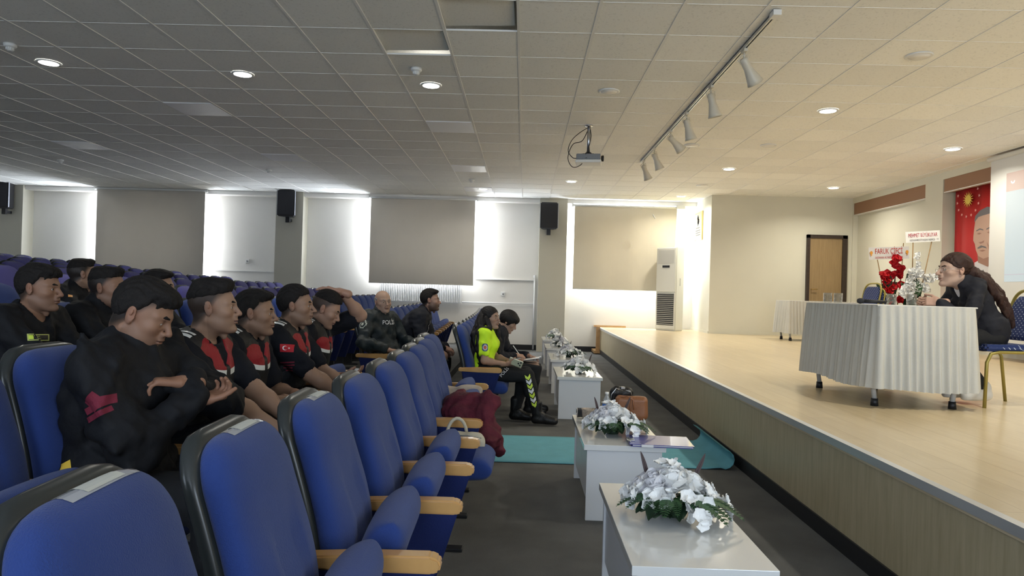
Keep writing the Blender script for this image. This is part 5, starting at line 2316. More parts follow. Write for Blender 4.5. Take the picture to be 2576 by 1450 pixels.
def stage_table(x0, x1, y0, y1, label, clabel, legs):
    t = thing('folding_table', label, 'table', (0, 0, ST))
    box('table_top', x0 + .01, x1 - .01, y0 + .01, y1 - .01, .715, .738, M_lac2, t, .004)
    for (x, y, sx) in legs:
        bm = bmesh.new()
        tube(bm, [(x, y, .05), (x - .02 * sx, y, .2), (x - .02 * sx, y, .71)], .018, 12)
        lg = obj('leg', bm, mat('grey tube', (.45, .46, .46), .4), t)
        bm = bmesh.new()
        lathe(bm, [(.001, 0), (.028, 0), (.024, .055), (.001, .055)], 14, (x, y, 0))
        obj('rubber_foot', bm, M_black, lg)
    c = thing('tablecloth', clabel, 'tablecloth', (0, 0, ST))
    box('top_cloth', x0, x1, y0, y1, .7385, .750, M_topcloth, c, .005)
    bm = bmesh.new()
    skirt(bm, x0 - .004, x1 + .004, y0 - .004, y1 + .004, .744, .135)
    obj('pleated_skirt', bm, M_cloth, c)
    bm = bmesh.new()
    return t, c


stage_table(2.56, 3.28, 5.02, 6.28, 'folding table on grey tube legs under the pleated cloth, where the speaker sits', 'white pleated skirted cloth on the speaker table, nearest on the stage',
            [(2.62, 5.15, 1), (2.62, 6.10, 1), (3.16, 5.10, -1), (3.1, 6.1, -1)])
stage_table(4.92, 6.5, 12.85, 13.5, 'second table at the back of the stage, before the door', 'white pleated skirted cloth on the table before the stage door',
            [(5.0, 12.95, 1), (6.4, 12.95, -1), (5.0, 13.4, 1), (6.4, 13.4, -1)])


def banquet_chair(label, loc, rz, group=None, stackz=0):
    """facing local +x"""
    t = thing('banquet_chair', label, 'chair', loc, rz, group)
    M_gold = mat('gold painted tube', (.33, .27, .07), .4, metal=.5)
    # side frames
    for s in (-1, 1):
        y = s * .20
        bm = bmesh.new()
        tube(bm, [(.20, y, 0), (.19, y, .34), (.16, y, .405), (.10, y, .42), (-.10, y, .42), (-.16, y, .41), (-.19, y, .36), (-.23, y, 0)], .0125, 8)
        obj('leg_frame', bm, M_gold, t)
        bm = bmesh.new()
        tube(bm, [(.205, y * 1.0, .03), (.16, y, .38)], .002, 4)
        bm.free()
    bm = bmesh.new()
    pts = []
    W_ = .20
    for k in range(25):
        a = PI * k / 24
        yy = W_ * math.copysign(abs(math.cos(a)) ** .55, math.cos(a))
        zz = .72 + .175 * abs(math.sin(a)) ** .75
        pts.append((-.19 - .10 * (zz - .42) / .48, yy, zz))
    pts = [(-.19, W_, .40), (-.215, W_, .55)] + pts + [(-.215, -W_, .55), (-.19, -W_, .40)]
    tube(bm, pts, .0125, 8)
    obj('back_frame', bm, M_gold, t)
    M_dot = MATS.get('dotted navy upholstery')
    if M_dot is None:
        M_dot = mat('dotted navy upholstery', (.018, .035, .13), .8, bump=.2, bscale=200)
        nt = M_dot.node_tree
        b = nt.nodes['Principled BSDF']
        tc = nt.nodes.new('ShaderNodeTexCoord')
        sx_ = nt.nodes.new('ShaderNodeSeparateXYZ')
        nt.links.new(tc.outputs['Object'], sx_.inputs[0])
        sb = nt.nodes.new('ShaderNodeMath')
        sb.operation = 'SUBTRACT'
        nt.links.new(sx_.outputs[2], sb.inputs[0])
        nt.links.new(sx_.outputs[0], sb.inputs[1])
        cb = nt.nodes.new('ShaderNodeCombineXYZ')
        nt.links.new(sx_.outputs[1], cb.inputs[0])
        nt.links.new(sb.outputs[0], cb.inputs[1])
        mp_ = nt.nodes.new('ShaderNodeMapping')
        mp_.inputs['Rotation'].default_value = (0, 0, PI / 4)
        nt.links.new(cb.outputs[0], mp_.inputs['Vector'])
        vo_ = nt.nodes.new('ShaderNodeTexVoronoi')
        vo_.voronoi_dimensions = '2D'
        vo_.inputs['Scale'].default_value = 34
        vo_.inputs['Randomness'].default_value = .1
        nt.links.new(mp_.outputs[0], vo_.inputs['Vector'])
        lt = nt.nodes.new('ShaderNodeMath')
        lt.operation = 'LESS_THAN'
        lt.inputs[1].default_value = .16
        nt.links.new(vo_.outputs['Distance'], lt.inputs[0])
        mx = nt.nodes.new('ShaderNodeMix')
        mx.data_type = 'RGBA'
        mx.inputs['A'].default_value = (.018, .035, .13, 1)
        mx.inputs['B'].default_value = (.45, .48, .55, 1)
        nt.links.new(lt.outputs[0], mx.inputs['Factor'])
        nt.links.new(mx.outputs['Result'], b.inputs['Base Color'])
    bm = bmesh.new()
    prism(bm, [(-.20, -.205), (.21, -.22), (.21, .22), (-.20, .205)], 'z', .425, .475, .018)
    obj('seat', bm, M_dot, t)
    bm = bmesh.new()
    rings = []
    for i in range(15):
        q = i / 14
        z = .50 + .345 * q
        w = .182
        if z > .72:
            w = .182 * max(.5, (1 - ((z - .72) / .16) ** 2.4 * .55))
        th = .020 * (1 if 0 < i < 14 else .3)
        rings.append([(-.19 - .10 * (z - .42) / .48 + a, b_, z) for (a, b_) in se(24, th, w, 5)])
    loft(bm, rings)
    obj('backrest', bm, M_dot, t)
    return t


banquet_chair('blue dotted banquet chair with gold frame, under the speaking woman', (3.66, 5.40, ST), math.radians(180))
for k, (dx, dz, lab) in enumerate(((0, 0, 'lowest of the stack beside the flowers'), (-.045, .075, 'middle of the stack beside the flowers'), (-.09, .15, 'top of the stack beside the flowers'))):
    banquet_chair('blue banquet chair with gold frame, ' + lab, (5.06 + dx * 1.2, 10.35, ST + dz), math.radians(188), 'stacked banquet chairs')
# glasses, microphone and notes on the speaker table
def clear_mat(name, c, f):
    m = bpy.data.materials.new(name)
    m.use_nodes = True
    nt = m.node_tree
    nt.nodes.remove(nt.nodes['Principled BSDF'])
    a_ = nt.nodes.new('ShaderNodeBsdfTransparent')
    a_.inputs[0].default_value = (*c, 1)
    b_ = nt.nodes.new('ShaderNodeBsdfGlossy')
    b_.inputs['Roughness'].default_value = .06
    lw = nt.nodes.new('ShaderNodeLayerWeight')
    lw.inputs['Blend'].default_value = f
    mx = nt.nodes.new('ShaderNodeMixShader')
    nt.links.new(lw.outputs['Facing'], mx.inputs[0])
    nt.links.new(a_.outputs[0], mx.inputs[1])
    nt.links.new(b_.outputs[0], mx.inputs[2])
    nt.links.new(mx.outputs[0], nt.nodes['Material Output'].inputs['Surface'])
    MATS[name] = m
    return m


M_gl = clear_mat('drinking glass', (.90, .92, .93), .35)
gm = None
for (x, y, lab) in ((2.87, 5.42, 'left of the pair before the speaker'), (2.98, 5.34, 'right of the pair before the speaker'), (2.63, 6.0, 'left of the pair at the far corner of the table'), (2.71, 5.98, 'right of the pair at the far corner of the table')):
    if gm is None:
        bm = bmesh.new()
        lathe(bm, [(.001, 0), (.031, 0), (.034, .004), (.036, .085), (.034, .085), (.032, .010), (.001, .009)], 28, cap=False)
        o = obj('water_glass', bm, M_gl)
        gm = o
    else:
        o = gm.copy()
        C.objects.link(o)
    o.location = (x, y, ST + .751)
    tag(o, 'clear water glass on the white table, ' + lab, 'glass', 'water glasses on the speaker table')
t = thing('microphone', 'black handheld microphone lying on the speaker table left of the glasses', 'microphone', (2.74, 5.55, ST + .7745), -.12)
bm = bmesh.new()
tube(bm, [(-.02, 0, 0), (.16, 0, -.004)], [.015, .012], 14)
obj('handle', bm, M_black, t)
bm = bmesh.new()
lathe(bm, [(.001, -.028), (.016, -.022), (.023, -.006), (.023, .006), (.016, .024), (.001, .028)], 18)
for v in bm.verts:
    v.co = Matrix.Translation((-.045, 0, .0)) @ Matrix.Rotation(PI / 2, 4, 'Y') @ v.co
obj('grille', bm, M_grille, t)
t = thing('note_sheet', 'loose white sheet of notes on the speaker table', 'paper', (2.80, 5.75, ST + .7505), .3)
box('sheet', -.1, .1, -.14, .14, 0, .002, mat('paper', (.8, .8, .8), .7), t)

# ------------------------------------------------------------------ flower stands with name banners
M_leaflong = mat('gladiolus leaf', (.05, .14, .04), .45, var=.3, vscale=10)


def stand(label, loc, rz, petal_me, signrows, canes, pts, blos, sign):
    t = thing('flower_stand', label, 'flowers', loc, rz)
    bm = bmesh.new()
    lathe(bm, [(.001, 0), (.12, 0), (.10, .3), (.13, .6), (.001, .6)], 20)
    obj('pot', bm, M_dark_wood, t)
    for c_ in canes:
        bm = bmesh.new()
        tube(bm, c_, .008, 8)
        obj('cane', bm, M_cane, t)
    for (x, y, z, d, s) in blos:
        put('blossom', petal_me, t, (x, y, z), d, random.uniform(0, 6), s)
    for a in range(26):
        an = random.uniform(0, 2 * PI)
        L_ = random.uniform(.25, .55)
        e = random.uniform(.1, .45)
        putx('broad_leaf', ME_leaf, t, (.06 * math.cos(an), .06 * math.sin(an), .55 + random.uniform(0, .55)), (math.cos(an) * e, math.sin(an) * e, 1), random.uniform(1.5, 2.6), up=(math.cos(an), math.sin(an), .1))
    for k in range(7):
        an = random.uniform(0, 2 * PI)
        putx('fern_leaf', ME_fern, t, (.05 * math.cos(an), .05 * math.sin(an), .85), (math.cos(an) * .5, math.sin(an) * .3, 1), random.uniform(1.1, 1.7), up=(0, -1, .3))
    # printed banner
    w, h, c_, tilt = sign
    b_ = obj('banner', None or bpy.data.meshes.new('banner'), None, t)
    bm = bmesh.new()
    n = 20
    rings = []
    for i in range(n + 1):
        x = -w / 2 + w * i / n
        y = .003 * math.sin(i * .55)
        rings.append([(x, y - .001, -h / 2), (x, y - .001, h / 2), (x, y + .001, h / 2), (x, y + .001, -h / 2)])
    loft(bm, rings, smooth=False)
    bm.to_mesh(b_.data)
    bm.free()
    b_.data.materials.append(mat('white satin', (.72, .71, .68), .5))
    b_.matrix_local = Matrix.Translation(c_) @ Matrix.Rotation(tilt, 4, 'Y')
    for (s, size, dz, colr, sx, dx) in signrows:
        MM = Matrix(((1, 0, 0, dx), (0, 0, -1, -.0062), (0, 1, 0, dz), (0, 0, 0, 1)))
        o_ = flat_text('banner_lettering', s, size, colr, b_, MM, 1.0)
        xs_ = [v.co.x for v in o_.data.vertices]
        wid = max(xs_) - min(xs_)
        for v in o_.data.vertices:
            v.co.x = dx + (v.co.x - dx) * sx / wid
    return t, b_


M_ink_red = mat('red ink', (.50, .04, .03), .6)
M_ink_dark = mat('dark ink', (.08, .08, .10), .6)
M_ink_or = mat('orange ink', (.75, .33, .04), .6)
me_red = blossom_mesh(11, 5, .042, .026)
me_red.materials.append(M_petal_red)
me_wh = blossom_mesh(12, 5, .046, .028)
me_wh.materials.append(M_petal)
random.seed(3)
red_b = []
for (cx_, cy_) in ((600, 590), (600, 680), (630, 770), (700, 770), (650, 860), (560, 870), (470, 870), (400, 890), (490, 930), (490, 990), (490, 1060), (570, 1080), (500, 1150), (500, 1230), (480, 1300), (400, 1330), (690, 1060), (750, 1030), (700, 1110), (720, 1260), (670, 1290)):
    red_b.append(((cx_ - 511) * .001, -.05 + random.uniform(-.03, .02), 1.57 + (515 - cy_) * .001, (random.uniform(-.5, .5), -1, random.uniform(-.1, .5)), random.uniform(1.3, 1.6)))
t, b_ = stand('tall red flower stand with a name banner at the back of the stage', (5.92, 11.3, ST), -.10, me_red,
              (('FARUK ÇİFCİ', .125, .028, M_ink_red, .42, 0), ('KADINHANI AK PARTİ İLÇE BAŞKANI', .05, -.072, M_ink_red, .42, 0)),
              ([(-.02, .02, .4), (-.09, .04, 1.15), (-.17, .03, 1.50)], [(.15, .02, .6), (.22, .05, 1.2), (.235, .03, 1.74)]), None, red_b, (.62, .20, (.0, .0, 1.57), -.05))
for sx in (-1, 1):      # small light bulb shaped emblem at each end of the banner
    bm = bmesh.new()
    n = 18
    pts_ = [(.022 * math.sin(2 * PI * k / n), .030 * math.cos(2 * PI * k / n)) for k in range(n)]
    bm.faces.new([bm.verts.new((x + sx * .275, -.018, z + .01)) for x, z in pts_])
    bx(bm, sx * .275 - .010, sx * .275 + .010, -.019, -.017, -.038, -.022)
    obj('bulb_emblem', bm, M_ink_or, b_)
wh_b = []
for (cx_, cy_) in ((950, 560), (950, 630), (950, 700), (950, 770), (900, 850), (840, 880), (860, 940), (830, 1000), (850, 1060), (830, 1130), (760, 1120), (850, 1190), (860, 1250), (790, 1190), (940, 900), (1010, 910), (1080, 930), (1150, 920), (1225, 920), (1050, 1080), (1110, 1100), (960, 1120), (930, 1050)):
    wh_b.append(((cx_ - 923) * .00094, -.05 + random.uniform(-.03, .02), 1.80 + (265 - cy_) * .00094, (random.uniform(-.5, .5), -1, random.uniform(-.1, .5)), random.uniform(1.3, 1.6) * (.6 if cy_ < 800 else 1)))
stand('tall white flower stand with a name banner, right of the red one', (6.02, 10.75, ST), -.10, me_wh,
      (('MEHMET BÜYÜKUYAR', .085, .022, mat('crimson ink', (.40, .03, .06), .6), .42, 0), ('KADINHANI BELEDİYE BAŞKAN YARDIMCISI', .042, -.052, M_ink_dark, .36, -.01), ('16', .03, -.045, M_ink_dark, .022, .21)),
      ([(-.01, .02, .4), (-.01, .02, 1.75)], [(.10, .02, .8), (.15, .03, 1.1), (.27, .03, 1.75)]), None, wh_b, (.50, .17, (.12, .0, 1.80), -.07))

# ------------------------------------------------------------------ hanging portrait banner in the niche
t = thing('wall_banner', 'tall red hanging banner with a yellow star and a printed portrait, behind the speaker', 'banner', (7.05, 11.42, 0), 0)
M_flag = mat('red banner cloth', (.50, .022, .022), .65, var=.08, vscale=2)
bm = bmesh.new()
n = 40
rings = []
YB0, YB1 = 0, -2.3
for i in range(n + 1):
    y = YB0 + (YB1 - YB0) * i / n
    x = .02 * math.sin(i * .9)
    rings.append([(x - .0015, y, .85), (x - .0015, y, 3.30), (x + .0015, y, 3.30), (x + .0015, y, .85)])
loft(bm, rings, smooth=True)
obj('cloth', bm, M_flag, t)


def bpoly(name, pts, m, x=-.028):
    bm = bmesh.new()
    vs_ = [bm.verts.new((x, -p[0], p[1])) for p in pts]
    if name in ('sun_emblem', 'small_star'):
        c_ = bm.verts.new((x, -sum(p[0] for p in pts) / len(pts), sum(p[1] for p in pts) / len(pts)))
        for q in range(len(vs_)):
            bm.faces.new((c_, vs_[(q + 1) % len(vs_)], vs_[q]))
    else:
        f = bm.faces.new(vs_)
        bmesh.ops.triangulate(bm, faces=[f])
    return obj(name, bm, m, t)


M_gold_p = mat('yellow print', (.80, .58, .10), .6)
sc, sz_ = .36, 3.03
pts_ = []
for k in range(32):
    r_ = .135 if k % 2 == 0 else .06
    a_ = 2 * PI * k / 32
    pts_.append((sc + r_ * math.cos(a_), sz_ + r_ * math.sin(a_)))
bpoly('sun_emblem', pts_, M_gold_p)
for k in range(14):
    a_ = 2 * PI * k / 14 + .1
    cx_, cz_ = sc + .27 * math.cos(a_), sz_ + .27 * math.sin(a_)
    st_ = []
    for j in range(10):
        r_ = .030 if j % 2 == 0 else .012
        b__ = 2 * PI * j / 10
        st_.append((cx_ + r_ * math.cos(b__), cz_ + r_ * math.sin(b__)))
    bpoly('small_star', st_, mat('pale red print', (.75, .35, .32), .6))
# a plain generic man's head in flat print
hy, hz_ = .76, 2.40
M_face = mat('printed skin', (.55, .36, .28), .6)
M_face_d = mat('printed darker skin', (.36, .20, .15), .6)
M_grey_p = mat('printed grey hair', (.16, .15, .16), .6)
FS = .62
bpoly('portrait_shirt', [(hy - FS * .34, hz_ - FS * .62), (hy - FS * .12, hz_ - FS * .55), (hy + FS * .2, hz_ - FS * .75), (hy + FS * .5, hz_ - FS * .55), (hy + FS * .9, hz_ - FS * .8), (hy + FS * .9, hz_ - FS * 1.27), (hy - FS * .28, hz_ - FS * 1.27)], mat('printed white', (.66, .64, .66), .6), -.0245)
bpoly('portrait_suit', [(hy - FS * .10, hz_ - FS * .95), (hy + FS * .0, hz_ - FS * .80), (hy + FS * .12, hz_ - FS * 1.05), (hy + FS * .10, hz_ - FS * 1.27), (hy - FS * .24, hz_ - FS * 1.27)], mat('printed dark suit', (.05, .05, .07), .6), -.026)
bpoly('portrait_neck', [(hy - FS * .24, hz_ - FS * .35), (hy + FS * .40, hz_ - FS * .25), (hy + FS * .42, hz_ - FS * .62), (hy + FS * .16, hz_ - FS * .74), (hy - FS * .20, hz_ - FS * .62)], M_face_d, -.0265)
face = [(-.40, .20), (-.36, .42), (-.22, .56), (.0, .62), (.25, .60), (.45, .45), (.52, .2), (.50, -.05), (.42, -.30), (.22, -.50), (.0, -.54), (-.20, -.46), (-.31, -.30), (-.35, -.15), (-.42, -.06), (-.42, .05)]
bpoly('portrait_face', [(hy + FS * a_ * .95, hz_ + FS * b__) for a_, b__ in face], M_face, -.028)
bpoly('portrait_hair', [(hy + FS * a_, hz_ + FS * b__) for a_, b__ in ((-.37, .40), (-.34, .56), (-.16, .68), (.1, .74), (.4, .68), (.58, .45), (.55, .1), (.47, .15), (.45, .42), (.2, .56), (-.05, .54), (-.22, .52))], M_grey_p, -.0295)
for (pp, mm) in ((((-.30, .19), (-.16, .23), (-.02, .19), (-.02, .165), (-.16, .20), (-.30, .165)), M_grey_p), (((.10, .20), (.25, .24), (.40, .18), (.40, .155), (.25, .21), (.10, .17)), M_grey_p),
                 (((-.28, .10), (-.18, .125), (-.08, .10), (-.18, .075)), M_face_d), (((.12, .10), (.22, .13), (.34, .10), (.22, .07)), M_face_d),
                 (((-.20, -.12), (-.12, -.16), (.0, -.14), (.03, -.08), (-.08, -.11)), M_face_d), (((-.24, -.25), (-.10, -.20), (.08, -.24), (.14, -.29), (-.05, -.25), (-.22, -.28)), M_grey_p),
                 (((-.18, -.33), (-.02, -.31), (.10, -.34), (-.04, -.36)), M_face_d), (((.12, -.12), (.20, -.22), (.20, -.34), (.17, -.24)), M_face_d)):
    bpoly('portrait_feature', [(hy + FS * a_ * .95, hz_ + FS * b__) for a_, b__ in pp], mm, -.0305)

# ------------------------------------------------------------------ projection screen
t = thing('projection_screen', 'large white pull-down screen with a pale blue projected slide, right edge', 'screen', (6.72, 10.08, ST))
bm = bmesh.new()
bx(bm, -.002, .002, -3.7, 0, .20, 2.86)
obj('canvas', bm, mat('screen canvas', (.62, .62, .60), .8), t)
bm = bmesh.new()
tube(bm, [(0, -3.8, 2.88), (0, .05, 2.88)], .035, 12)
obj('roller_case', bm, M_white_pl, t)
bm = bmesh.new()
tube(bm, [(0, -3.7, .20), (0, 0, .20)], .018, 8)
obj('bottom_bar', bm, M_white_pl, t)


def lightpatch(name, y0, y1, z0, z1, c, e, x=-.0035):
    bm = bmesh.new()
    bx(bm, x, x + .001, y0, y1, z0, z1)
    return obj(name, bm, mat(name + ' light', (.25, .25, .25), .8, emit=c, estr=e), t)


lightpatch('slide_blue', -3.4, -.33, 1.10, 2.36, (.66, .84, .90), .42)
lightpatch('slide_title_band', -3.4, -.33, 2.36, 2.62, (.85, .50, .38), .40)
lightpatch('slide_rule', -3.4, -.33, 1.195, 1.205, (.55, .50, .62), .5, -.0045)
bm = bmesh.new()
n = 12
for k in range(8):
    a0 = PI + PI * k / 8
    a1 = PI + PI * (k + 1) / 8
    q = [(-.0045, -.46 + .04 * math.cos(a), 2.50 + .04 * math.sin(a)) for a in (a0, a1)] + [(-.0045, -.46 + .022 * math.cos(a), 2.50 + .022 * math.sin(a)) for a in (a1, a0)]
    bm.faces.new([bm.verts.new(p) for p in q])
obj('slide_emblem', bm, mat('slide emblem light', (.6, .6, .6), .8, emit=(1, .95, .9), estr=.8), t)

# phone, clipboard and pen of the two women (held things)
xg = row_x(0, 7.2) + .20
t = thing('smartphone', 'pale gold smartphone with three lenses held by the woman in neon yellow', 'phone', (xg + .335, 7.18 - .135, .635), 0)
bm = bmesh.new()
bx(bm, -.075, .075, -.004, .004, -.037, .037, .006)
obj('phone_body', bm, mat('pale gold', (.55, .50, .36), .25, metal=.4), t)
bm = bmesh.new()
for (x, z) in ((.052, .018), (.052, -.012), (.030, .003)):
    lathe(bm, [(.001, 0), (.009, 0), (.009, .003), (.001, .003)], 14, (x, z, 0))
for v in bm.verts:
    v.co = Matrix.Rotation(PI / 2, 4, 'X') @ v.co + Vector((0, -.0035, 0))
obj('lenses', bm, M_black, t)
t.rotation_euler = (.2, .35, .1)
t = thing('clipboard', 'white paper on a clipboard on the lap of the writing woman', 'clipboard', (xg + .45, 7.72 - .03, .605), 0)
box('board', -.14, .17, -.11, .11, 0, .004, M_black, t, .001)
box('sheet', -.13, .15, -.10, .10, .0045, .007, mat('paper', (.8, .8, .8), .7), t)
box('clip', .145, .168, -.04, .04, .005, .016, M_steel, t, .002)
t.rotation_euler = (0, -.16, -.05)
t = thing('pen', 'white pen held by the writing woman', 'pen', (xg + .385, 7.72 - .06, .64), 0)
bm = bmesh.new()
tube(bm, [(.0, 0, 0), (-.09, .0, .12)], .005, 8)
obj('barrel', bm, M_white_pl, t)
t = thing('tissue', 'crumpled white tissue in the palm of the man touching his head', 'tissue', (row_x(1, 3) + .20 + .37, 4.62 - .085, .11 + .685), 0)
F = Field((-.05, -.05, -.03), (.05, .05, .05), .004)
F.ell((0, 0, .01), (.028, .022, .014), k=.01)
F.wrinkle(.004, 150, 2)
obj('crumple', np_mesh('crumple', [F.mesh()], mat('paper', (.8, .8, .8), .7)), None, t)
# ------------------------------------------------------------------ the people in the hall
def vest_mat(name, z0, z1, z2, xmin):
    """black vest with a red chest panel and a silver strip under it"""
    m = mat(name, (.007, .008, .010), .6, bump=.5, bscale=35)
    nt = m.node_tree
    b = nt.nodes['Principled BSDF']
    tc = nt.nodes.new('ShaderNodeTexCoord')
    sx = nt.nodes.new('ShaderNodeSeparateXYZ')
    nt.links.new(tc.outputs['Object'], sx.inputs[0])

    def op(kind, a, bb):
        n = nt.nodes.new('ShaderNodeMath')
        n.operation = kind
        for i, q in enumerate((a, bb)):
            if isinstance(q, (int, float)):
                n.inputs[i].default_value = q
            else:
                nt.links.new(q, n.inputs[i])
        return n.outputs[0]
    X, Y, Z = sx.outputs
    zz = op('ADD', Z, op('MULTIPLY', op('SUBTRACT', X, .12), .55))       # follows the lean of the chest
    front = op('GREATER_THAN', X, xmin)
    # curved upper edge
    ay = op('ABSOLUTE', Y, 0)
    topz = op('SUBTRACT', z2, op('MULTIPLY', op('MULTIPLY', op('SUBTRACT', ay, .07), op('SUBTRACT', ay, .07)), 3.5))
    red = op('MULTIPLY', op('MULTIPLY', op('GREATER_THAN', zz, z1), op('LESS_THAN', zz, topz)), front)
    centre = op('GREATER_THAN', ay, .02)
    red = op('MULTIPLY', red, centre)
    wh = op('MULTIPLY', op('MULTIPLY', op('GREATER_THAN', zz, z0), op('LESS_THAN', zz, z1)), op('MULTIPLY', front, centre))
    m1 = nt.nodes.new('ShaderNodeMix')
    m1.data_type = 'RGBA'
    m1.inputs['A'].default_value = (.007, .008, .010, 1)
    m1.inputs['B'].default_value = (.26, .007, .014, 1)
    nt.links.new(red, m1.inputs['Factor'])
    m2 = nt.nodes.new('ShaderNodeMix')
    m2.data_type = 'RGBA'
    m2.inputs['B'].default_value = (.72, .74, .72, 1)
    nt.links.new(m1.outputs['Result'], m2.inputs['A'])
    nt.links.new(wh, m2.inputs['Factor'])
    nt.links.new(m2.outputs['Result'], b.inputs['Base Color'])
    return m


def pick(a, c, out, w, h, m, name, rot=0.0, up=(0, 0, 1), shear=0.0, outline=None, nx=8, ny=6, off=.003, me=None):
    me = me or patch_mesh(w, h, nx, ny, shear, outline)
    M = frame(c, out, up) @ Matrix.Rotation(rot, 4, 'Z')
    return stick(name, me, a['bvh'], M, a['root'], m, off)


def shoulder_stripes(a):
    for s_ in (1, -1):
        for q in (-.018, .018):
            c = a['SH'][s_] - a['lft'] * s_ * (.045 + q) + Vector((0, 0, .05)) + a['fwd'] * .01
            pick(a, c, (0.1, s_ * .35, 1), .085, .022, M_reflect, 'shoulder_stripe', up=(0, 1, 0), off=.004)


SK1, SK2, SK3 = (.38, .21, .135), (.46, .28, .19), (.40, .24, .16)
TEE = dict(top_m=M_tee, top_name='shirt', sleeve=.78, g=.014, wr=.004, ga=.018)


def vested(lab, loc, vm, **kw):
    d = dict(label=lab, skin=SK2, lean=-.02, bend=.15, clothes=dict(TEE, vest=vm), hair='short', buzz=.6, beard=.22, res=.0035)
    d.update(kw)
    a = person('person', loc, d)
    shoulder_stripes(a)
    return a


# --- second row of the near block, from the camera on
xb = row_x(1, 3) + .20
A1 = person('person', (xb - .02, 2.50, .11), dict(
    label='man in bulky black jacket sitting with crossed arms, head bowed, nearest the camera', skin=SK1, scale=1.07, bulk=1.12, seat=.42,
    lean=-.02, bend=.20, hx=.02, hz=.110, pitch=.42, yaw=.12, hs=1.06, jaw=1.12, fat=.008, hair='side', hair_t=.016, fringe=True, fringe_drop=.016, buzz=.75, beard=.22, brow=.006,
    eye=.0022, gaze=(.8, 0, -.6), arm=(.29, .27), neck=.064,
    handL=((.25, -.02, .885), (-.78, -.58, .12), (-.20, -.1, -1), .75, dict(spread=0)), poleL=(.35, 1, -.55),
    handR=((.31, -.02, .825), (.45, .85, .1), (0, -.3, 1), .9), poleR=(-.1, -.6, -1),
    clothes=dict(top_m=M_jacket, g=.030, ga=.026, gb=.022, sleeve=1.9, wr=.011, wf=24, collar=.05, hem=True, seed=4), res=.003))
c = lerp(A1['SH'][-1], A1['EL'][-1], .42)
for (dx, dz, w, h, rt_) in ((0, .0, .10, .022, .5), (0, -.03, .09, .018, .5), (-.01, .012, .05, .05, .9), (.03, .02, .035, .03, .2)):
    pick(A1, c + Vector((dx, 0, dz)), (.25, -1, .1), w, h, M_patchred, 'sleeve_patch', rot=rt_)
pick(A1, A1['P'] + Vector((-.04, -.2, .10)), (.1, -1, 0), .04, .05, M_yellow, 'yellow_tab', rot=.5)
bm = bmesh.new()
lathe(bm, [(.026, -.012), (.031, -.010), (.031, .010), (.026, .012)], 24)
me = bpy.data.meshes.new('watch')
d = (A1['WR'][-1] - A1['EL'][-1]).normalized()
Mw = frame(A1['WR'][-1] - d * .012, d, (0, 0, 1))
for v in bm.verts:
    v.co = Mw @ v.co
obj('wrist_watch', bm, M_steel, A1['root'])

VM2 = vest_mat('vest of the square haired man', .868, .892, 1.00, .03)
A2 = vested('man with a square flat haircut and red vest, right behind the crossed-arms man', (xb, 3.03, .11), VM2,
            hair='flat', hair_t=.016, buzz=.62, yaw=.24, pitch=-.03, skin=SK2, bulk=1.08, hz=.132, hx=.035, jaw=1.08, fat=.004, res=.003, neck=.060,
            handL=((.45, .05, .62), (1, -.5, -.5), (0, -.6, -.8), .6), handR=((.45, -.06, .60), (1, .5, -.4), (0, .6, -.8), .6))
VM3 = vest_mat('vest of the third man', .83, .855, .95, .03)
A3 = vested('man with combed hair and clasped hands in a red vest, middle of his row', (xb - .03, 3.56, .11), VM3,
            hair='side', hair_t=.012, yaw=.20, pitch=.02, skin=SK3, lean=-.02, bend=.2, hz=.105, nose=1.05, scale=.98,
            handL=((.34, .03, .67), (1, -.5, -.2), (0, -.7, -.8), .8), handR=((.33, -.06, .66), (1, .45, -.2), (0, .6, -.8), .8))
VM4 = vest_mat('vest of the fourth man', .85, .872, .97, .03)
A4 = vested('man with thick dark hair and a flag patch on his sleeve, red and black vest', (xb + .02, 4.09, .11), VM4,
            hair='short', hair_t=.018, yaw=.12, pitch=.0, skin=SK3, hz=.120, beard=.30, nose=1.12, bulk=1.05,
            handL=((.42, .06, .62), (1, -.3, -.5), (0, -.2, -1), .5), handR=((.42, -.05, .60), (1, .3, -.5), (0, .2, -1), .5))
# flag patch and embroidery on his sleeve
c = lerp(A4['SH'][-1], A4['EL'][-1], .38)
pick(A4, c + Vector((.01, 0, .02)), (.15, -1, .15), .072, .044, mat('flag red', (.42, .01, .02), .7), 'flag_patch')
bm = bmesh.new()
n = 20
ring = []
for k in range(n):
    a_ = .55 + (2 * PI - 1.1) * k / (n - 1)
    ring.append((-.010 + .0125 * math.cos(a_), .0125 * math.sin(a_)))
inner = []
for k in range(n):
    a_ = 2 * PI - .72 - (2 * PI - 1.44) * k / (n - 1)
    inner.append((-.0065 + .0098 * math.cos(a_), .0098 * math.sin(a_)))
vo = [bm.verts.new((x, y, 0)) for x, y in ring]
vi = [bm.verts.new((x, y, 0)) for x, y in reversed(inner)]
for k in range(n - 1):
    bm.faces.new((vo[k], vo[k + 1], vi[k + 1], vi[k]))
st = [bm.verts.new((.011 + (.006 if k % 2 == 0 else .0025) * math.cos(PI + 2 * PI * k / 10), (.006 if k % 2 == 0 else .0025) * math.sin(PI + 2 * PI * k / 10), 0)) for k in range(10)]
bm.faces.new(st)
me = bpy.data.meshes.new('crescent')
bm.to_mesh(me)
bm.free()
pick(A4, c + Vector((.01, 0, .02)), (.15, -1, .15), 0, 0, M_whitepatch, 'crescent_and_star', me=me, off=.0045)
for k in range(4):
    pick(A4, c + Vector((.01 + .006 * (k % 2), 0, -.055 - .016 * k)), (.15, -1, .05), .085 - .012 * k, .008, M_patchred, 'sleeve_embroidery', rot=.08)
VM5 = vest_mat('vest of the fifth man', .83, .852, .93, .02)
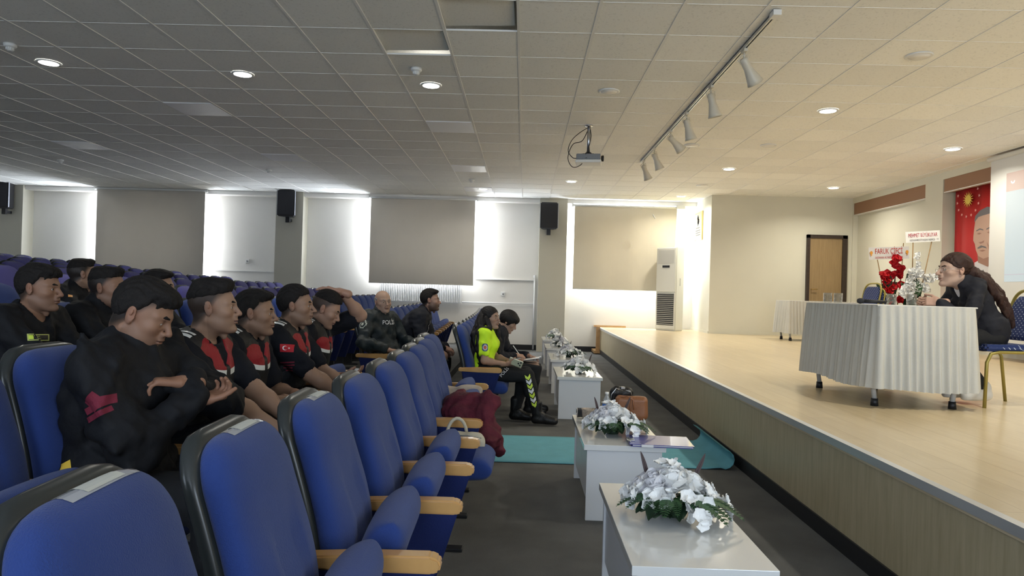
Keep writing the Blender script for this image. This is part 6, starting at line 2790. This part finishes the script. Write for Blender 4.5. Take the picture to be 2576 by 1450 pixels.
A5 = vested('man with one hand on top of his bowed head, in a red and black vest', (xb, 4.62, .11), VM5,
            hair='fade', hair_t=.014, yaw=.12, pitch=.45, skin=(.50, .30, .21), hz=.100, hx=.05, beard=.18, lean=.0, bend=.22,
            eye=.003, gaze=(.8, 0, -.5),
            handL=((.21, .06, 1.215), (-.93, -.25, .28), (-.25, -.1, -1), .32), poleL=(1, .6, -.15),
            handR=((.27, -.10, .66), (1, .2, .15), (0, .25, 1), .45))
d = (A5['WR'][1] - A5['EL'][1]).normalized()
bm = bmesh.new()
lathe(bm, [(.026, -.013), (.032, -.011), (.032, .011), (.026, .013)], 24)
Mw = frame(A5['WR'][1] - d * .02, d, (0, 0, 1))
for v in bm.verts:
    v.co = Mw @ v.co
obj('wrist_watch', bm, mat('brown leather strap', (.06, .015, .012), .5), A5['root'])

# --- third and fourth rows
JK = dict(top_m=M_jacket, g=.020, sleeve=1.9, wr=.006, collar=.02, seed=7)
xc_ = row_x(2, 3) + .20
A6 = person('person', (xc_ - .04, 3.50, .22), dict(
    label='man at the left edge in a black uniform jacket with a yellow-edged name strip', skin=SK1, lean=-.05, bend=.15, hz=.115, yaw=.15, pitch=.04,
    hair='side', hair_t=.016, fringe=True, fringe_drop=.014, buzz=.6, beard=.25, res=.0035, scale=.94,
    handL=((.40, .06, .62), (1, -.3, -.3), (0, -.2, -1), .5), handR=((.40, -.06, .62), (1, .3, -.3), (0, .2, -1), .5), clothes=dict(JK, collar=0, vneck=.14)))
cc = A6['Cc'] + Vector((.12, -.075, .03))
pick(A6, cc, (.75, -.75, .1), .12, .034, mat('yellow edging', (.50, .55, .16), .6), 'name_strip', off=.003)
pick(A6, cc, (.75, -.75, .1), .108, .024, M_black, 'name_field', off=.0045)
pick(A6, cc - Vector((.032, .032, 0)), (.75, -.75, .1), .02, .020, mat('lime print', (.6, .75, .08), .6), 'lime_mark', off=.006)
me = text_mesh('T.C.', .020)
pick(A6, cc, (.75, -.75, .1), 0, 0, mat('lime print', (.6, .75, .08), .6), 'strip_lettering', me=me, off=.006)
A7 = person('person', (xc_ - .02, 4.05, .22), dict(
    label='man with cropped sides in a dark hooded jacket, behind the one with crossed arms', skin=SK1, lean=-.05, bend=.15, hz=.120, yaw=.10, pitch=.0,
    hair='flat', hair_t=.010, buzz=.7, beard=.3, res=.0035, scale=.94,
    handL=((.40, .06, .62), (1, -.3, -.3), (0, -.2, -1), .5), handR=((.40, -.06, .62), (1, .3, -.3), (0, .2, -1), .5), clothes=dict(JK, collar=.035, g=.028, ga=.022)))
A9 = person('person', (xc_ - .03, 4.62, .22), dict(
    label='man almost hidden, only his dark hair and brow showing in third row', skin=SK3, lean=-.03, bend=.15, hz=.118, yaw=.2, pitch=.0,
    hair='side', hair_t=.016, buzz=.6, beard=.2, res=.004, scale=.95,
    handL=((.40, .06, .62), (1, -.3, -.3), (0, -.2, -1), .5), handR=((.40, -.06, .62), (1, .3, -.3), (0, .2, -1), .5), clothes=dict(JK, seed=9)))
A8 = person('person', (row_x(3, 5) + .24, 5.36, .32), dict(
    label='man with close-cropped neck looking away, furthest back of the seated group', skin=SK3, lean=-.05, bend=.12, hz=.112, yaw=.70, pitch=.0,
    hair='flat', hair_t=.006, buzz=.72, beard=.1, res=.004, scale=.93,
    handL=((.40, .06, .62), (1, -.3, -.3), (0, -.2, -1), .5), handR=((.40, -.06, .62), (1, .3, -.3), (0, .2, -1), .5), clothes=dict(JK, seed=10, collar=.01)))
me = patch_mesh(.03, .02, 3, 3)
pick(A8, A8['SH'][-1] + Vector((.10, -.02, .0)), (.6, -.8, .3), 0, 0, mat('orange badge', (.75, .35, .10), .5), 'collar_badge', me=me)

# --- second row of the far block
xf = row_x(1, 7.2) + .22
B1 = person('person', (xf - .05, 7.18, .11), dict(
    label='bald smiling policeman in a dark lettered jacket, one hand on the armrest', skin=(.52, .33, .24), lean=-.12, bend=.12, twist=-.55, hz=.115, hx=.02, hy=-.02,
    yaw=-.95, pitch=.02, roll=.05, hair='balding', hair_t=.008, hairm=mat('grey stubble', (.20, .19, .18), .6), buzz=0, beard=0, res=.004, mouth=.0022, eye=.003, scale=.97, bulk=1.05, fat=.004,
    handL=((.38, .02, .66), (.6, -.8, -.1), (0, -.2, -1), .7), poleL=(0, .6, -1),
    handR=((.11, -.25, .625), (.98, .1, -.08), (0, 0, -1), .28), poleR=(-.6, -.6, -.4),
    clothes=dict(top_m=M_police, g=.024, ga=.020, sleeve=1.88, wr=.006, collar=.04, hem=True, seed=12)))
nrm = (B1['fwd'] + Vector((0, -.25, .0))).normalized()
me = text_mesh('POLİS', .062)
pick(B1, B1['Cc'] + nrm * .14 + Vector((0.02, 0, .075)), nrm, 0, 0, M_whitepatch, 'chest_lettering', me=me, off=.005)
c = lerp(B1['SH'][-1], B1['EL'][-1], .25)
on = (c - B1['Cc'])
on.z = 0
on = Vector((-.25, -1, .1))
pick(B1, c, on, .075, .085, mat('pale embroidery', (.42, .45, .40), .7), 'arm_badge', outline=lambda u, v: u * u + v * v < 1.0)
pick(B1, c, on, .058, .066, M_police, 'badge_field', outline=lambda u, v: u * u + v * v < 1.0, off=.005)
pick(B1, c, on, .026, .030, mat('pale embroidery', (.42, .45, .40), .7), 'badge_star', outline=lambda u, v: u * u + v * v < 1.0, off=.007)
bm = bmesh.new()
d = (B1['WR'][-1] - B1['EL'][-1]).normalized()
lathe(bm, [(.030, -.02), (.038, -.02), (.036, .012), (.029, .012)], 20)
Mw = frame(B1['WR'][-1] - d * .025, d, (0, 0, 1))
for v in bm.verts:
    v.co = Mw @ v.co
obj('cuff', bm, mat('lilac shirt', (.42, .42, .52), .8), B1['root'])

B2 = person('person', (xf + .10, 7.71, .11), dict(
    label='dark-haired bearded man in a black jacket leaning forward beside the policeman', skin=(.50, .30, .22), lean=.30, bend=.22, hz=.120, hx=.04, scale=1.07, bulk=1.12, jaw=1.12, fat=.008,
    yaw=.06, pitch=-.02, hair='side', hair_t=.016, buzz=.75, beard=.75, beardcol=(.035, .022, .018), res=.004, hs=1.03,
    handL=((.45, .05, .60), (1, -.4, -.3), (0, -.4, -1), .7), handR=((.44, -.06, .60), (1, .4, -.3), (0, .4, -1), .7),
    clothes=dict(top_m=M_blazer, g=.024, ga=.020, sleeve=1.9, wr=.006, collar=.02, hem=True, seed=13, trouser_m=M_trouser_g)))
# zip and cord on his jacket
for k in range(5):
    pick(B2, B2['Cc'] + Vector((.16, -.10 - .004 * (k % 2), .06 - .035 * k)), (.8, -.6, 0), .006, .03, M_reflect, 'drawstring', rot=.2 * (-1) ** k)

# --- front row of the far block
xg = row_x(0, 7.2) + .20
G1 = person('person', (xg, 7.18, 0), dict(
    label='policewoman with long black hair in a neon yellow shirt, holding a phone', female=True, skin=(.50, .31, .22), lean=.0, bend=.08, hz=.110, hx=.02, scale=.93,
    yaw=-.48, pitch=-.02, hair="long", hairm=M_hair_long, buzz=0, res=.004, eye=.0042, brow=.005, jaw=.9,
    locks=[([(-.06, -.05, .02), (-.09, -.12, -.16), (-.10, -.14, -.32), (-.07, -.13, -.46)], .048, .026),
           ([(-.09, .0, .0), (-.14, -.03, -.18), (-.15, -.05, -.36), (-.13, -.05, -.52)], .060, .03),
           ([(-.05, .06, .0), (-.10, .10, -.18), (-.10, .11, -.34), (-.07, .10, -.46)], .05, .026),
           ([(.0, -.070, .0), (.005, -.105, -.10), (-.02, -.14, -.24), (-.03, -.13, -.36)], .026, .016),
           ([(.02, .065, .0), (.075, .07, -.10), (.10, .07, -.24), (.10, .06, -.36)], .030, .02)],
    handL=((.30, .02, .62), (.95, -.3, -.1), (.2, -.3, 1), .8), poleL=(-.2, .5, -1),
    handR=((.24, -.12, .615), (.95, .2, .05), (.0, .6, .8), .9), poleR=(-.5, -.4, -1),
    kneeR=(.46, -.10, .50), ankleR=(.57, -.12, .10), kneeL=(.44, .10, .50), ankleL=(.34, .06, .10), toe={-1: (.17, -.02, -.05), 1: (.15, -.02, -.05)},
    clothes=dict(top_m=M_neon, top_name='shirt', sleeve=.72, g=.014, ga=.020, wr=.004, seed=15, boot=.12)))
c = lerp(G1['SH'][-1], G1['EL'][-1], .50)
pick(G1, c, (.15, -1, .1), .062, .078, mat('badge blue', (.05, .09, .22), .6), 'arm_badge', outline=lambda u, v: abs(u) ** 3 + abs(v) ** 3 < 1.0, nx=14, ny=14)
pick(G1, c, (.15, -1, .1), .048, .060, mat('badge silver', (.55, .58, .62), .5), 'badge_ring', outline=lambda u, v: u * u + v * v < 1.0, off=.005, nx=14, ny=14)
pick(G1, c, (.15, -1, .1), .030, .036, mat('badge red', (.55, .12, .08), .6), 'badge_star', outline=lambda u, v: u * u + v * v < 1.0, off=.0065, nx=10, ny=10)
pick(G1, G1['SH'][-1] + Vector((0, .02, .05)), (.1, -.2, 1), .10, .035, M_black, 'epaulette', up=(0, 1, 0))
# black straps of the harness
for (p0, p1) in (((.06, -.17, .92), (-.02, -.20, .80)), ((-.02, -.20, .80), (.0, -.19, .66))):
    bm = bmesh.new()
bvh_leg = bvh_of([o for o in G1['root'].children if o.name.startswith('trousers')][0].data)
K, Ak = G1['KN'][-1], G1['AN'][-1]
sd = (Ak - K).normalized()
for k in range(7):
    bm = bmesh.new()
    w, h, t = .055, .030, .034
    nseg = 4
    top, bot = [], []
    for j in range(2 * nseg + 1):
        x = -w / 2 + w * j / (2 * nseg)
        y = -abs(x) / (w / 2) * h + h / 2
        top.append(bm.verts.new((x, y + t / 2, 0)))
        bot.append(bm.verts.new((x, y - t / 2, 0)))
    for j in range(2 * nseg):
        bm.faces.new((bot[j], bot[j + 1], top[j + 1], top[j]))
    me = bpy.data.meshes.new('chevron')
    bm.to_mesh(me)
    bm.free()
    c = K + sd * (.02 + .047 * k)
    M = frame(c, (.0, -1, .15), -sd)
    stick('leg_chevron', me, bvh_leg, M @ Matrix.Rotation(PI, 4, 'Z'), G1['root'], M_whitepatch if k % 2 else mat('lime reflective', (.62, .80, .08), .5), .004)
me = text_mesh('POLİS', .045)
M = frame(lerp(G1['P'] + Vector((.03, -.09, 0)), K, .45), (0, -1, .3), (0, 0, 1)) @ Matrix.Rotation(.9, 4, 'Z')
stick('leg_lettering', me, bvh_leg, M, G1['root'], M_whitepatch, .004)

G2 = person('person', (xg + .05, 7.72, 0), dict(
    label='woman in dark clothes with a black bob, bent over writing on a clipboard', female=True, skin=(.52, .33, .24), lean=.14, bend=.26, hz=.085, hx=.05, scale=.93,
    yaw=-.12, pitch=.55, hair='bob', hairm=M_hair_long, buzz=0, res=.004, eye=.002, gaze=(.7, 0, -.7),
    handL=((.42, .08, .64), (.95, -.3, -.2), (0, -.2, -1), .4), handR=((.28, -.07, .655), (.95, .15, -.15), (0, .4, -.9), .75, dict(thumb=.7)), poleR=(-.4, -.6, -1),
    kneeR=(.50, -.10, .52), kneeL=(.50, .10, .52), ankleR=(.44, -.10, .10), ankleL=(.47, .10, .10),
    clothes=dict(top_m=M_blazer, top_name='sweater', sleeve=1.86, g=.016, ga=.012, wr=.004, seed=16, boot=.03, shoe_name='trainer')))
for o in [q for q in G2['root'].children if q.name.startswith('trainer')]:
    bt = bvh_of(o.data)
    A_ = G2['AN'][-1]
    if o is [q for q in G2['root'].children if q.name.startswith('trainer')][1]:
        for k in range(3):
            stick('side_stripe', patch_mesh(.012, .06, 2, 5, shear=.5), bt, frame(A_ + Vector((.05 + .024 * k, -.04, -.045)), (0, -1, .2)), G2['root'], M_whitepatch, .003)

# --- the speaker on the stage, facing the hall
SPK = person('person', (3.62, 5.42, ST), dict(
    label='woman in a dark blazer with long tied hair speaking at the stage table', female=True, skin=(.66, .44, .33), lean=.36, bend=.18, hz=.088, hx=.055, scale=.95, seat=.45, hs=1.13, bulk=.90, shw=.15,
    yaw=.0, pitch=-.02, hair='tied', hairm=M_hair_auburn, buzz=0, res=.0035, eye=.0042, brow=.005, mouth=.0042, jaw=.95, nose=1.15,
    locks=[([(-.11, .0, -.01), (-.21, .02, -.06), (-.31, .04, -.17), (-.385, .05, -.30), (-.42, .05, -.42)], .058, .022),
           ([(-.10, .03, .0), (-.18, .08, -.08), (-.27, .11, -.20), (-.34, .10, -.34)], .044, .022)],
    handL=((.42, .06, .785), (.9, -.45, .0), (-.3, -.9, -.3), .75), poleL=(-.6, .6, -.6),
    handR=((.43, -.10, .785), (.9, .45, .05), (-.3, .9, -.3), .75), poleR=(-.6, -.6, -.6),
    kneeR=(.38, -.10, .50), kneeL=(.38, .08, .50), ankleR=(.12, -.08, .12), ankleL=(.06, .06, .12), toe={-1: (.13, 0, -.055), 1: (.13, 0, -.055)},
    clothes=dict(top_m=M_blazer, g=.013, ga=.012, sleeve=1.90, wr=.005, collar=.012, vneck=.10, hem=True, seed=17, under=M_white_c, shoe_m=mat('white trainer leather', (.62, .60, .55), .5), shoe_name='trainer', boot=.0)), rz=PI)
# her glasses
bm = bmesh.new()
for sg in (-1, 1):
    tube(bm, [tuple(SPK['H'] + SPK['R'] @ (1.13 * Vector((.098 + .000 * k, sg * .032 + .021 * math.cos(2 * PI * k / 16), -.002 + .017 * math.sin(2 * PI * k / 16))))) for k in range(17)], .0012, 5, cap=False)
    tube(bm, [tuple(SPK['H'] + SPK['R'] @ (1.13 * Vector(q))) for q in ((.096, sg * .053, .004), (.05, sg * .074, .006), (.0, sg * .082, .006))], .0012, 5)
tube(bm, [tuple(SPK['H'] + SPK['R'] @ (1.13 * Vector(q))) for q in ((.099, -.011, .0), (.101, 0, .003), (.099, .011, .0))], .0012, 5)
obj('glasses', bm, M_steel, SPK['root'])
